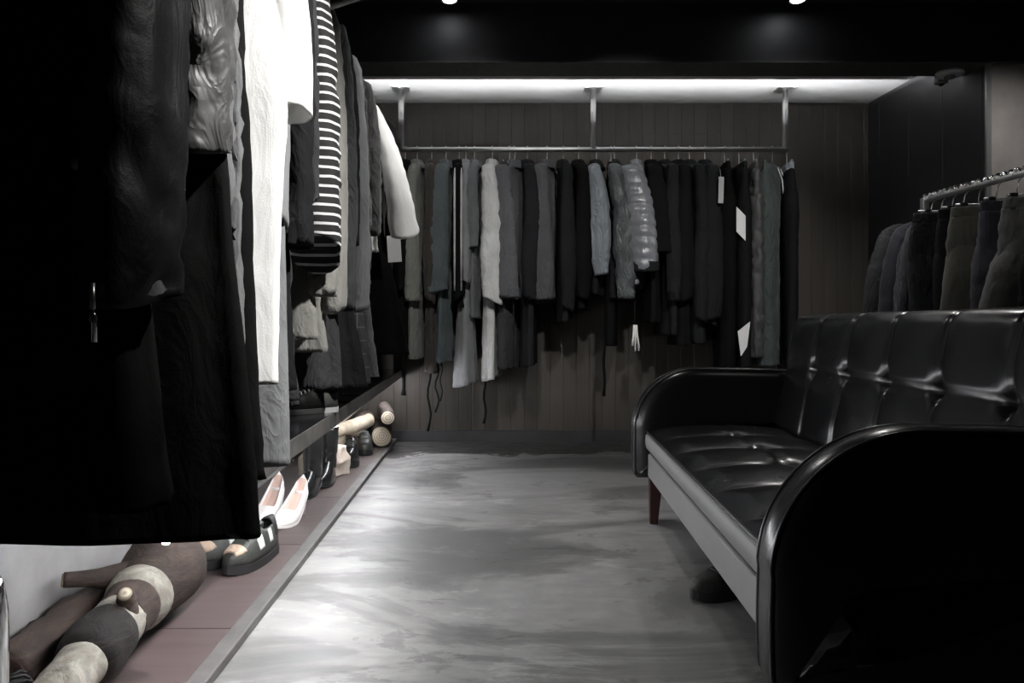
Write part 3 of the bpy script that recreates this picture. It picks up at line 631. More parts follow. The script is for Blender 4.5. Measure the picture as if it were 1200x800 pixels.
# ------------------------------------------------------------------ right rack
RX, RRZ = 2.2, 1.384
rr = thing('rolling_rack', 'silver clothes rack with a beaded top bar behind the sofa', 'clothes rack', (RX, 2.2, 0))
mb = MB()
mb.tube([(0, 0, RRZ), (0, 1.45, RRZ)], 0.013, 12)
mb.build('top_bar', M['steel'], rr, True)
mb = MB()
n = 38
for i in range(n):
    y = 0.02 + 1.42 * i / (n - 1)
    mb.lathe([(0.001, -0.012), (0.009, -0.009), (0.013, 0), (0.009, 0.009), (0.001, 0.012)], 10, (0.002 * (-1) ** i, y, RRZ + 0.021))
mb.build('beaded_trim', M['chrome'], rr, True)
for y in (0.0, 1.45):
    bevel_mod(MB().box((-0.015, y - 0.015, 0.06), (0.015, y + 0.015, RRZ + 0.014)).build('upright', M['steel'], rr), 0.004)
    bevel_mod(MB().box((-0.24, y - 0.015, 0.05), (0.24, y + 0.015, 0.08)).build('foot', M['steel'], rr), 0.004)
    for s in (-1, 1):
        w = MB().lathe([(0.004, -0.01), (0.024, -0.01), (0.026, -0.006), (0.026, 0.006), (0.024, 0.01), (0.004, 0.01)], 18)
        o = w.build('castor', M['dark_rubber'], rr, True); o.location = (s * 0.21, y, 0.0262); o.rotation_euler = (PI / 2, 0, 0)
MB().tube([(0, 0, 0.20), (0, 1.45, 0.20)], 0.010, 10).build('lower_bar', M['steel'], rr, True)

G_R = 'clothes on the rack behind the sofa'; G_RH = 'hangers on the rack behind the sofa'
NVY = fabric((0.030, 0.030, 0.038), 0.85, 0.10, crease=0.25); OL2 = fabric((0.066, 0.065, 0.054), 0.85, 0.1, crease=0.25); GRO = fabric((0.080, 0.079, 0.075), 0.85, 0.1, crease=0.25)
def rgt(Y, kind, label, hdesc, mat, hw, rz=0.0, name=None, cat_=None, hemz=0.45, cuffz=0.78, **kw):
    loc = (RX, Y, RRZ); r = math.radians(rz)
    hanger(hdesc, loc, r, hw * (1 if kind == 'coat' else 0.9), G_RH, 'coat' if kind == 'coat' else 'clip')
    if kind == 'coat': return coat(name or 'jacket', label, cat_ or 'jacket', loc, r, G_R, mat, RRZ - hemz, RRZ - cuffz, hw=hw, seed=int(Y * 77), **kw)
    return trousers(name or 'trousers', label, loc, r, G_R, mat, RRZ - hemz, hw=hw, seed=int(Y * 77), **kw)
rgt(3.60, 'coat', 'farthest of the three dark jackets on the rack behind the sofa', 'hanger of the farthest jacket on the rack behind the sofa', CH1, 0.195, -5, hemz=0.62, ht=0.04, rt=0.05, sl_out=0.05, wr=(0.004, 9))
rgt(3.52, 'coat', 'middle of the three dark jackets on the rack behind the sofa', 'hanger of the middle jacket on the rack behind the sofa', NVY, 0.170, -5, hemz=0.62, ht=0.04, rt=0.05, sl_out=0.04, wr=(0.004, 9))
rgt(3.44, 'coat', 'nearest of the three dark jackets, navy, on the rack behind the sofa', 'hanger of the navy jacket on the rack behind the sofa', fabric((0.034, 0.033, 0.042), 0.85, 0.15), 0.155, -5, hemz=0.62, ht=0.04, rt=0.05, sl_out=0.03, wr=(0.004, 9))
rgt(3.36, 'trousers', 'jet black wide trousers right of the dark jackets behind the sofa', 'clip hanger of the jet black wide trousers behind the sofa', fabric((0.008, 0.009, 0.009), 0.7, 0.05), 0.235, 4, leg_w=0.12, leg_t=0.04)
rgt(3.26, 'trousers', 'black narrow jeans right of the jet black wide trousers', 'clip hanger of the black jeans behind the sofa', BK2, 0.195, 8, leg_w=0.10, leg_t=0.04)
rgt(3.15, 'trousers', 'dark olive trousers in the middle of the rack behind the sofa', 'clip hanger of the dark olive trousers', OL2, 0.180, -6, leg_w=0.11, leg_t=0.05, ht=0.03, spread=0.06, leg_end=0.95, folds=(4, 0.002, 0.007))
rgt(3.03, 'trousers', 'navy trousers between the dark olive pair and the grey-brown skirt', 'clip hanger of the navy trousers', NVY, 0.160, 6, leg_w=0.10, leg_t=0.045, ht=0.028, wr=(0.006, 9))
rgt(2.92, 'trousers', 'grey-brown wide trousers nearest the camera on the rack behind the sofa', 'clip hanger of the grey-brown wide trousers', GRO, 0.125, -6, leg_w=0.12, leg_t=0.05, ht=0.03, spread=0.07, leg_end=1.1, folds=(4, 0.003, 0.009))
rgt(2.80, 'trousers', 'black trousers at the picture edge on the rack behind the sofa', 'clip hanger of the black trousers at the picture edge', BK2, 0.12, 0, leg_w=0.09, leg_t=0.04)

# ------------------------------------------------------------------ sofa
so = thing('sofa', 'black tufted leather sofa with rounded arms and tapered wooden legs', 'sofa', (0.535, 1.2234, 0), math.radians(-5.03))
LS = 1.86; SI0, SI1 = 0.10, 1.76
def arm_profile():
    pts = []
    R = 0.25; ct = (R - 0.045, 0.61 - R)
    pts.append((-0.030, 0.172)); pts.append((-0.040, 0.185))
    for i in range(9): pts.append((-0.043 - 0.002 * math.sin(i / 8 * PI), 0.20 + (ct[1] - 0.20) * i / 8))
    for i in range(1, 25):
        a = PI - PI / 2 * i / 24; pts.append((ct[0] + R * math.cos(a), ct[1] + R * math.sin(a)))
    for i in range(1, 17): pts.append((ct[0] + (0.70 - ct[0]) * i / 16, 0.61 - 0.012 * (i / 16) ** 2))
    for i in range(1, 7):
        a = PI / 2 - PI / 2 * i / 6; pts.append((0.70 + 0.04 * math.cos(a), 0.558 + 0.04 * math.sin(a)))
    for i in range(1, 9): pts.append((0.74, 0.558 - (0.558 - 0.185) * i / 8))
    pts.append((0.73, 0.172))
    for i in range(1, 14): pts.append((0.73 - 0.76 * i / 14, 0.172))
    return pts
AP = arm_profile()
def inset(p, d):
    c = Vector((0.36, 0.38)); out = []
    n = len(p)
    for i in range(n):
        a = Vector(p[i]); t = (Vector(p[(i + 1) % n]) - Vector(p[i - 1]))
        nn = Vector((t.y, -t.x)).normalized()
        if nn.dot(c - a) < 0: nn = -nn
        dirv = (nn * 0.6 + (c - a).normalized() * 0.4).normalized()
        out.append(a + dirv * d)
    return out
def make_arm(s0, flip):
    rings = [(0.20, -0.012), (0.13, -0.012), (0.085, -0.011), (0.055, -0.0085), (0.03, -0.003), (0.014, 0.004), (0.006, 0.011), (0.003, 0.016), (-0.001, 0.026), (-0.003, 0.05), (-0.001, 0.074), (0.003, 0.084), (0.006, 0.089), (0.014, 0.096), (0.03, 0.103), (0.055, 0.1085), (0.085, 0.111), (0.13, 0.112), (0.20, 0.112)]
    v = []; f = []; n = len(AP)
    for d, s in rings:
        for (u, z) in inset(AP, d): v.append((u, s0 + s, z))
    for i in range(len(rings) - 1):
        for k in range(n): f.append((i * n + k, i * n + (k + 1) % n, (i + 1) * n + (k + 1) % n, (i + 1) * n + k))
    f.append(tuple(range(n))); f.append(tuple((len(rings) - 1) * n + k for k in range(n)))
    a = mesh_obj('arm', v, f, M['leather'], so)
    for s in (0.0125, 0.0875):
        pr = [(u, s0 + s, z) for (u, z) in inset(AP, 0.003)]
        pr = pr[1:62]
        MB().tube(pr, 0.0042, 8).build('piping', M['piping'], a, True)
    return a
make_arm(0.0, 1); make_arm(1.76, -1)

PW = (SI1 - SI0) / 6.0
def groove(x, w):            # 0 at a seam, 1 well away from it
    return 1 - math.exp(-(abs(x) / w) ** 1.3)
# backrest
NS, NTt = 181, 64
def back_pt(s, t):
    """t 0..1: front face from seat up, over the top and down the back"""
    zt, zb = 0.818, 0.30
    k = (s - SI0) / PW; dx = abs(k - round(k)) * PW
    if t < 0.62:
        a = t / 0.62; z = zb + (zt - 0.035 - zb) * a; u = 0.492 + 0.088 * a ** 1.1; nrm = Vector((-1, 0, 0.17))
    elif t < 0.8:
        a = (t - 0.62) / 0.18 * PI; c = Vector((0.628, 0, zt - 0.035)); R = 0.048
        z = c.z + 0.035 * math.sin(a); u = c.x - R * math.cos(a); nrm = Vector((-math.cos(a), 0, math.sin(a)))
    else:
        a = (t - 0.8) / 0.2; z = zt - 0.035 - a * (zt - 0.035 - 0.20); u = 0.676 + 0.01 * a; nrm = Vector((1, 0, 0)); 
    d = 0.0
    if t < 0.75:
        fade = 1.0 if t < 0.62 else max(0, 1 - (t - 0.62) / 0.10)
        edge = min(1, (s - SI0) / 0.03, (SI1 - s) / 0.03)
        vert = groove(dx, 0.0055); belly = (max(0.0, math.sin(PI * (k % 1.0))) ** 0.4)
        hz = z - 0.618
        hor = groove(hz, 0.006)
        tuft = math.exp(-((dx / 0.022) ** 2 + (hz / 0.026) ** 2))
        inside = 0.3 < k < 5.7
        d = 0.011 * belly * fade + 0.005 * vert * fade - 0.008 * (1 - hor) * fade * (0.6 + 0.4 * vert) - (0.024 * tuft if inside else 0) * fade
        d += 0.006 * fade * (max(0, math.sin(PI * min(1, max(0, (z - 0.618) / 0.2)))) if hz > 0 else 0.6 * math.sin(PI * min(1, max(0, (0.618 - z) / 0.3))))
        d += 0.0022 * mnoise.noise(Vector((s * 9, z * 14, 2))) * fade
        # pull creases running from the tufts
        if inside: d -= 0.006 * math.exp(-((hz + 0.11 * dx) / 0.010) ** 2) * math.exp(-dx / 0.09) * fade
    p = Vector((u, s, z)) + nrm.normalized() * d
    return p
v = []; f = []
for i in range(NS):
    s = SI0 + (SI1 - SI0) * i / (NS - 1)
    for j in range(NTt): v.append(back_pt(s, j / (NTt - 1)))
for i in range(NS - 1):
    for j in range(NTt - 1): f.append((i * NTt + j, (i + 1) * NTt + j, (i + 1) * NTt + j + 1, i * NTt + j + 1))
for i in range(NS - 1): f.append((i * NTt, i * NTt + NTt - 1, (i + 1) * NTt + NTt - 1, (i + 1) * NTt))
f.append(tuple(range(NTt))); f.append(tuple((NS - 1) * NTt + j for j in range(NTt)))
bk = mesh_obj('backrest', v, f, M['leather'], so)
MB().tube([(0.655, SI0 + (SI1 - SI0) * i / 30, 0.8165) for i in range(31)], 0.0045, 8).build('piping', M['piping'], bk, True)
# seat cushion
NU = 60
def seat_pt(s, t):
    k = (s - SI0) / PW; dx = abs(k - round(k)) * PW
    u0, u1 = 0.004, 0.535
    if t < 0.12:
        a = t / 0.12; return Vector((u0 - 0.004 * math.sin(PI * a), s, 0.289 + 0.063 * a))
    if t < 0.2:
        a = (t - 0.12) / 0.08 * PI / 2; return Vector((u0 + 0.012 - 0.012 * math.cos(a), s, 0.352 + 0.008 * math.sin(a)))
    a = (t - 0.2) / 0.8; u = u0 + 0.012 + (u1 - u0 - 0.012) * a
    z = 0.360 + 0.026 * math.sin(PI * min(1, a * 0.95)) ** 0.7
    fade = min(1, a / 0.10)
    belly = max(0.0, math.sin(PI * (k % 1.0))) ** 0.55
    inside = 0.3 < k < 5.7
    um = u - 0.275
    tuft = math.exp(-((dx / 0.035) ** 2 + (um / 0.04) ** 2))
    z += fade * (0.015 * belly - 0.007 * (1 - groove(um, 0.012))) - (0.016 * tuft if inside else 0)
    z += 0.002 * mnoise.noise(Vector((s * 10, u * 12, 5))) * fade
    if inside: z += 0.004 * mnoise.noise(Vector((s * 30, u * 45, 1))) * math.exp(-((dx / 0.08) ** 2 + (um / 0.05) ** 2))
    return Vector((u, s, z))
v = []; f = []
for i in range(NS):
    s = SI0 + 0.002 + (SI1 - SI0 - 0.004) * i / (NS - 1)
    for j in range(NU): v.append(seat_pt(s, j / (NU - 1)))
    v.append(Vector((0.535, s, 0.289)))
n = NU + 1
for i in range(NS - 1):
    for j in range(n): f.append((i * n + j, (i + 1) * n + j, (i + 1) * n + (j + 1) % n, i * n + (j + 1) % n))
f.append(tuple(range(n))); f.append(tuple((NS - 1) * n + j for j in range(n)))
seat = mesh_obj('seat_cushion', v, f, M['leather'], so)
bx = []
for z, du in ((0.2905, 0.002), (0.296, -0.003), (0.320, -0.0065), (0.345, -0.005), (0.351, 0.001)):
    bx.append([(0.004 + du - 0.001, SI0 + 0.004 + (SI1 - SI0 - 0.008) * i / 40, z) for i in range(41)])
vv = [p for r in bx for p in r] + [(0.02, p[1], p[2]) for r in (bx[0], bx[-1]) for p in r]; ff = []
for r in range(4):
    for i in range(40): ff.append((r * 41 + i, r * 41 + i + 1, (r + 1) * 41 + i + 1, (r + 1) * 41 + i))
for i in range(40):
    ff.append((i, 5 * 41 + i, 5 * 41 + i + 1, i + 1)); ff.append((4 * 41 + i, 4 * 41 + i + 1, 6 * 41 + i + 1, 6 * 41 + i)); ff.append((5 * 41 + i, 6 * 41 + i, 6 * 41 + i + 1, 5 * 41 + i + 1))
bxo = mesh_obj('front_boxing', vv, ff, M['lit_front_leather'], seat); bxo['label'] = 'front band of the seat, its light painted in as grey'
MB().tube([(0.005, SI0 + 0.01 + (SI1 - SI0 - 0.02) * i / 30, 0.3585) for i in range(31)], 0.0038, 8).build('piping', M['piping'], seat, True)
bevel_mod(MB().box((0.008, SI0 - 0.005, 0.178), (0.66, SI1 + 0.005, 0.276)).build('base', M['lit_front_leather'], so), 0.010, 4)  # grey colour stands in for light falling on the black front
bevel_mod(MB().box((0.075, SI0, 0.270), (0.60, SI1, 0.292)).build('deck', M['dark_rubber'], so), 0.002)
def leg(u, s, du):
    v = []
    for z, w in ((0.0, 0.015), (0.182, 0.025)):
        cu = u + (0.0 if z > 0 else du)
        v += [(cu - w, s - w, z), (cu + w, s - w, z), (cu + w, s + w, z), (cu - w, s + w, z)]
    o = mesh_obj('leg', v, [(0, 3, 2, 1), (4, 5, 6, 7), (0, 1, 5, 4), (1, 2, 6, 5), (2, 3, 7, 6), (3, 0, 4, 7)], M['mahogany'], so, False)
    bevel_mod(o, 0.003)
for u, s, du in ((0.035, 0.06, -0.008), (0.035, 1.74, -0.008), (0.66, 0.06, 0.02), (0.66, 1.74, 0.02)): leg(u, s, du)

# ------------------------------------------------------------------ shoes
def shoe(name, label, loc, yaw, group, upper, sole, L=0.27, W=0.095, Ht=0.105, kind='trainer', extras=(), sole_h=0.028, heel=0.0, toe_sharp=0.35, open_=True, lining=None, flip=1, roll=0.0):
    """toe towards local -y"""
    t = thing(name, label, 'shoe', loc, yaw, group)
    if roll: t.rotation_euler = (0, roll, yaw)
    def width(a):      # a 0 heel .. 1 toe
        base = 0.5 * W * (0.66 + 0.34 * math.sin(PI * min(1, max(0, (a - 0.1) / 0.95)) ** 1.1))
        end = 1.0
        if a > 0.72: end = max(0.0, 1 - ((a - 0.72) / 0.28) ** (2.4 - toe_sharp)) ** 0.55
        if a < 0.12: end = max(0.0, 1 - ((0.12 - a) / 0.12) ** 2) ** 0.5
        return max(0.004, base * end)
    def lift(a):       # the sole rises to the heel on heeled shoes and a little at the toe
        return heel * max(0, 1 - a / 0.62) ** 1.3 + 0.008 * max(0, (a - 0.8) / 0.2) ** 2
    nl = 26
    v = []; f = []
    m = 10
    for i in range(nl + 1):
        a = i / nl; w = width(a); y = L / 2 - a * L; z0 = lift(a)
        for k in range(m):
            x = -w + 2 * w * k / (m - 1); v.append((x, y, z0 + (0.0 if heel == 0 else 0.0)))
        for k in range(m):
            x = w - 2 * w * k / (m - 1); v.append((x * 1.0, y, z0 + (sole_h if heel == 0 else min(sole_h, 0.010))))
    r = 2 * m
    for i in range(nl):
        for k in range(r): f.append((i * r + k, i * r + (k + 1) % r, (i + 1) * r + (k + 1) % r, (i + 1) * r + k))
    f.append(tuple(range(r))); f.append(tuple(nl * r + k for k in range(r)))
    sh_ = mesh_obj('sole', v, f, sole, t, False); bevel_mod(sh_, 0.003, 2, 50)
    if heel > 0:
        MB().tube([(0, L / 2 - 0.03, heel), (0, L / 2 - 0.022, heel * 0.5), (0, L / 2 - 0.018, 0.0)], [0.026, 0.018, 0.014], 12).build('heel', sole, t, True)
    sh0 = sole_h if heel == 0 else 0.010
    def height(a):
        if kind == 'pump': return 0.050 if a < 0.6 else 0.050 * max(0.35, 1 - ((a - 0.6) / 0.4) ** 2 * 0.7)
        if a < 0.45: return Ht - sh0 - 0.012 * a
        return (Ht - sh0) * max(0.30, 1 - 0.62 * ((a - 0.45) / 0.55) ** 0.85)
    v = []; f = []; mk = 19
    for i in range(nl + 1):
        a = i / nl; w = width(a) * 0.97; y = L / 2 - a * L * 0.99 - 0.002; h = height(a); z0 = lift(a) + sh0 - 0.002
        if a > 0.93: h *= max(0.25, 1 - ((a - 0.93) / 0.07) ** 2 * 0.75)
        op = 0.0
        lim = 0.62 if kind == 'pump' else 0.40
        if open_ and 0.03 < a < lim: op = min(1, (a - 0.03) / 0.05, (lim - a) / 0.06)
        for k in range(mk):
            th = PI * k / (mk - 1); c, s = math.cos(th), math.sin(th)
            x = w * math.copysign(abs(c) ** 0.7, c) * (1 - 0.18 * s if h > 0.05 else 1); z = h * s ** 0.75
            q = max(0, 1 - abs(c) / 0.62)
            z -= op * min(1, q * 2.2) * h * 0.62
            v.append((x, y, z0 + z))
    for i in range(nl):
        for k in range(mk - 1): f.append((i * mk + k, i * mk + k + 1, (i + 1) * mk + k + 1, (i + 1) * mk + k))
        f.append((i * mk + mk - 1, i * mk, (i + 1) * mk, (i + 1) * mk + mk - 1))
    f.append(tuple(range(mk))); f.append(tuple(nl * mk + k for k in range(mk)))
    up = mesh_obj('upper', v, f, [upper, lining or upper], t)
    if lining and open_:
        for p in up.data.polygons:
            cc = p.center
            a = (L / 2 - cc.y) / L
            if 0.05 < a < (0.60 if kind == 'pump' else 0.38) and abs(cc.x) < width(a) * 0.62: p.material_index = 1
    def surf(a, c):
        w = width(a) * 0.97; h = height(a); s = math.sqrt(max(0, 1 - c * c))
        return Vector((w * math.copysign(abs(c) ** 0.7, c) * (1 - 0.18 * s if h > 0.05 else 1), L / 2 - a * L * 0.99 - 0.002, lift(a) + sh0 - 0.002 + h * s ** 0.75))
    def strip(pn, a0, a1, c0, c1, mat, th_=0.003, na=6, nc=8):
        v = []; f = []
        for lay in (0, 1):
            for i in range(na + 1):
                for k in range(nc + 1):
                    p = surf(a0 + (a1 - a0) * i / na, c0 + (c1 - c0) * k / nc)
                    ctr = Vector((0, p.y, lift(0.5) + 0.02)); v.append(p + (p - ctr).normalized() * (th_ if lay == 0 else -0.004))
        q = (na + 1) * (nc + 1)
        for i in range(na):
            for k in range(nc):
                a = i * (nc + 1) + k; f.append((a, a + 1, a + nc + 2, a + nc + 1)); f.append((q + a, q + a + nc + 1, q + a + nc + 2, q + a + 1))
        for i in range(na):
            for k in (0, nc):
                a = i * (nc + 1) + k; b2 = a + nc + 1; f.append((a, b2, q + b2, q + a))
        for k in range(nc):
            for i in (0, na):
                a = i * (nc + 1) + k; f.append((a, a + 1, q + a + 1, q + a))
        return mesh_obj(pn, v, f, mat, t)
    for ex in extras:
        if ex[0] == 'toe': strip('toe_cap', 0.80, 0.94, -0.78, 0.78, ex[1])
        if ex[0] == 'laces':
            for i in range(5):
                a = 0.44 + 0.062 * i; p0, p1 = surf(a, -0.45), surf(a + 0.01, 0.45); md = surf(a, 0) + Vector((0, 0, 0.004))
                MB().tube([p0, (p0 + md) / 2 + Vector((0, 0, 0.005)), md, (p1 + md) / 2 + Vector((0, 0, 0.005)), p1], 0.0030, 6).build('lace', ex[1], t, True)
        if ex[0] == 'side': strip('side_patch', ex[2], ex[3], ex[4], ex[5], ex[1])
        if ex[0] == 'tongue': strip('tongue', 0.36, 0.5, -0.4, 0.4, ex[1], 0.010)
        if ex[0] == 'counter': strip('heel_counter', 0.02, 0.16, -0.95, 0.95, ex[1])
        if ex[0] == 'shaft':
            h0, h1 = ex[2], ex[3]
            loft('shaft', [(h1, 0, L * 0.24, 0.046, 0.060), (h1 - 0.01, 0, L * 0.24, 0.048, 0.062), ((h0 + h1) / 2, 0, L * 0.25, 0.042, 0.055), (h0 + 0.03, 0, L * 0.24, 0.038, 0.058), (h0 - 0.02, 0, L * 0.22, 0.036, 0.062)], ex[1], t, 22, 16, (3, 0.001, 0.002), (0.003, 14), 3, False)
            loft('shaft_lining', [(h1 + 0.004, 0, L * 0.24, 0.030, 0.044), (h1 - 0.001, 0, L * 0.24, 0.046, 0.060), (h1 - 0.014, 0, L * 0.24, 0.0495, 0.0635)], M['cream_cloth'], t, 22, 4)
    return t
G_T = 'patterned walking shoes'; ext = lambda s: (('toe', M['tan']), ('laces', M['shoe_dark']), ('tongue', M['shoe_dark']), ('counter', M['dark_rubber']), ('side', M['silver_patch'], 0.50, 0.60, 0.72, 0.97), ('side', M['silver_patch'], 0.26, 0.34, 0.72, 0.97), ('side', M['silver_patch'], 0.50, 0.60, -0.97, -0.72), ('side', M['silver_patch'], 0.26, 0.34, -0.97, -0.72))
p = floor_at(300, 655, PZ)
shoe('walking_shoe', 'dark walking shoe with tan toe and silver patches, right one of its pair', (-0.705, 2.40, PZ), math.radians(-14), 'walking shoes under the shelf', M['shoe_dark'], M['dark_rubber'], 0.285, 0.108, 0.125, extras=ext(1), lining=M['dark_rubber'])
shoe('walking_shoe', 'dark walking shoe with tan toe, left one, next to the large dark log end', (-0.815, 2.44, PZ), math.radians(-12), 'walking shoes under the shelf', M['shoe_dark'], M['dark_rubber'], 0.285, 0.108, 0.125, extras=ext(-1), lining=M['dark_rubber'])
shoe('white_pump', 'white heeled shoe with pinkish insole, front one beside the walking shoes', (-0.705, 2.91, PZ), math.radians(-10), 'white heeled shoes', M['shoe_white'], M['shoe_white'], 0.27, 0.092, 0.1, 'pump', heel=0.10, toe_sharp=0.9, lining=M['insole'])
shoe('white_pump', 'white heeled shoe with pinkish insole, set back against the lit wall', (-0.805, 2.97, PZ), math.radians(-4), 'white heeled shoes', M['shoe_white'], M['shoe_white'], 0.27, 0.092, 0.1, 'pump', heel=0.10, toe_sharp=0.9, lining=M['insole'])
shoe('ankle_boot', 'shiny black pointed boot with tall shaft, front one of the pair behind the white shoes', (-0.735, 3.36, PZ), math.radians(-8), 'tall black boots', M['shoe_black'], M['dark_rubber'], 0.27, 0.09, 0.11, heel=0.035, toe_sharp=0.9, open_=False, extras=(('shaft', M['shoe_black'], 0.09, 0.31),))
shoe('ankle_boot', 'shiny black pointed boot with tall shaft, rear one nearer the kerb', (-0.70, 3.60, PZ), math.radians(0), 'tall black boots', M['shoe_black'], M['dark_rubber'], 0.27, 0.085, 0.11, heel=0.035, toe_sharp=0.9, open_=False, extras=(('shaft', M['shoe_black'], 0.09, 0.27),))
shoe('derby_shoe', 'glossy black laced shoe facing the room, beyond the tall boots', (-0.665, 4.10, PZ), math.radians(4), 'black laced shoes', M['shoe_black'], M['dark_rubber'], 0.27, 0.105, 0.14, sole_h=0.032, lining=M['tan'], extras=(('laces', M['dark_rubber']), ('tongue', M['shoe_black']), ('toe', M['shoe_black'])))
shoe('derby_shoe', 'dull black laced shoe farthest along the platform, beside the logs', (-0.64, 4.48, PZ), math.radians(8), 'black laced shoes', M['shoe_dark'], M['dark_rubber'], 0.26, 0.10, 0.13, sole_h=0.03, lining=M['dark_rubber'], extras=(('laces', M['grey_plastic']), ('toe', M['shoe_dark'])))
shoe('low_shoe', 'black low shoe pushed under the front edge of the sofa', (0.735, 2.18, 0.0), math.radians(-62), None, M['shoe_dark'], M['dark_rubber'], 0.26, 0.095, 0.10, lining=M['dark_rubber'], extras=(('laces', M['dark_rubber']),))
shoe('canvas_shoe', 'dark canvas shoe with white toe standing on the black shelf', (-0.545, 2.50, SH), math.radians(-60), None, M['shoe_dark'], M['off_white'], 0.21, 0.085, 0.085, sole_h=0.018, extras=(('toe', fabric((0.70, 0.70, 0.76), 0.8)), ('side', fabric((0.70, 0.70, 0.76), 0.8), 0.7, 0.82, -0.95, 0.95), ('laces', M['white_plastic'])), lining=M['dark_rubber'])
shoe('low_shoe', 'black low shoe in the bottom left corner in front of the logs', (-0.86, 1.42, PZ), math.radians(50), None, M['shoe_dark'], M['dark_rubber'], 0.25, 0.09, 0.10, lining=M['dark_rubber'], extras=(('laces', M['dark_rubber']),))

# cream cloth bag slumped among the boots
cb = thing('cloth_bag', 'slumped cream cloth bag between the white shoes and the pale logs', 'bag', (-0.76, 3.84, PZ))
loft('bag_body', [(0.150, 0.05, 0, 0.03, 0.03), (0.145, 0.04, 0, 0.08, 0.05), (0.11, 0.01, 0, 0.11, 0.08), (0.07, 0, 0, 0.125, 0.09), (0.004, 0, 0, 0.12, 0.085)], M['cream_cloth'], cb, 30, 26, (5, 0.006, 0.008), (0.014, 9), 21, False)
MB().tube([(-0.04, -0.05, 0.125), (-0.05, -0.085, 0.10), (-0.02, -0.112, 0.06), (0.04, -0.115, 0.055), (0.075, -0.09, 0.09), (0.07, -0.05, 0.125)], 0.007, 8).build('handle', M['cream_cloth'], cb, True)

# ------------------------------------------------------------------ logs
def rough_tube(name, pts, rs, mat, parent, n=28, sub=6, amp=0.004, seed=0, cap=True):
    P = []; R = []
    for i in range((len(pts) - 1) * sub + 1):
        x = min(i / sub, len(pts) - 1.0001); q = cat([(*p, r) for p, r in zip(pts, rs)], x); P.append(Vector(q[:3])); R.append(q[3])
    v = []; f = []
    for i, p in enumerate(P):
        t = (P[min(i + 1, len(P) - 1)] - P[max(i - 1, 0)]).normalized()
        a = t.cross(Vector((0, 0, 1)) if abs(t.z) < 0.9 else Vector((1, 0, 0))).normalized(); b2 = a.cross(t)
        for k in range(n):
            th = 2 * PI * k / n; d = a * math.cos(th) + b2 * math.sin(th)
            q = p + d * R[i]; v.append(p + d * (R[i] + amp * mnoise.noise(q * 22 + Vector((seed, 0, 0)))))
    for i in range(len(P) - 1):
        for k in range(n): f.append((i * n + k, i * n + (k + 1) % n, (i + 1) * n + (k + 1) % n, (i + 1) * n + k))
    if cap: f.append(tuple(range(n))); f.append(tuple((len(P) - 1) * n + k for k in range(n)))
    return mesh_obj(name, v, f, mat, parent)
def disc_end(name, c, d, r, parent, mat):
    d = Vector(d).normalized(); mb = MB().lathe([(0.001, 0.0), (r * 0.97, 0.0), (r * 0.9, 0.004), (0.001, 0.005)], 26)
    o = mb.build(name, mat, parent, True); o.location = c; o.rotation_mode = 'QUATERNION'; o.rotation_quaternion = Vector((0, 0, 1)).rotation_difference(d); return o

A = Vector((-0.775, 1.36, PZ + 0.066)); B = Vector((-0.812, 1.98, PZ + 0.118))
lg = thing('birch_log', 'large banded log with pale bark rings and a flared dark end by the left wall', 'log', (A.x, A.y, PZ))
def on(t): return A.lerp(B, t) - Vector((A.x, A.y, PZ))
rough_tube('trunk', [on(-0.25), on(0.0), on(0.2), on(0.40)], [0.046, 0.047, 0.049, 0.052], M['birch'], lg, seed=1)
rough_tube('dark_band', [on(0.24), on(0.27), on(0.36), on(0.44), on(0.47)], [0.050, 0.064, 0.068, 0.066, 0.052], M['dark_bark'], lg, seed=2)
rough_tube('pale_band', [on(0.40), on(0.50), on(0.60)], [0.061, 0.060, 0.060], M['birch'], lg, seed=3)
rough_tube('dark_waist', [on(0.53), on(0.58), on(0.66)], [0.061, 0.064, 0.066], M['brown_bark'], lg, seed=4)
rough_tube('pale_ring', [on(0.655), on(0.69), on(0.735), on(0.76)], [0.064, 0.075, 0.078, 0.074], M['birch'], lg, amp=0.002, seed=5)
rough_tube('flared_end', [on(0.74), on(0.80), on(0.90), on(1.02), on(1.06)], [0.068, 0.080, 0.095, 0.104, 0.102], M['brown_bark'], lg, seed=6)
s1 = rough_tube('branch_stub', [on(0.50) + Vector((0.02, 0, 0.02)), on(0.50) + Vector((0.032, -0.012, 0.062)), on(0.50) + Vector((0.036, -0.03, 0.082))], [0.034, 0.022, 0.017], M['brown_bark'], lg, 18, 5, 0.002, 7)
disc_end('cut_end', on(0.50) + Vector((0.036, -0.03, 0.081)), (0.2, -0.9, 1), 0.016, s1, M['cut'])
s2 = rough_tube('branch_stub', [on(0.80) + Vector((-0.05, 0, 0.03)), on(0.76) + Vector((-0.105, -0.02, 0.045)), on(0.74) + Vector((-0.165, -0.04, 0.052))], [0.040, 0.022, 0.018], M['brown_bark'], lg, 18, 5, 0.002, 8)
disc_end('cut_end', on(0.74) + Vector((-0.165, -0.04, 0.052)), (-1, -0.45, 0.1), 0.0165, s2, M['cut'])

dl = thing('dark_log', 'dark reddish split log lying against the left wall behind the banded log', 'log', (-0.93, 1.74, PZ))
rough_tube('trunk', [(0.005, 0.22, 0.07), (-0.005, 0.0, 0.066), (0.0, -0.25, 0.06)], [0.052, 0.054, 0.050], M['brown_bark'], dl, 14, 6, 0.012, 9)
disc_end('cut_end', (0.005, -0.255, 0.06), (0, -1, 0.1), 0.045, dl, M['mahogany'])

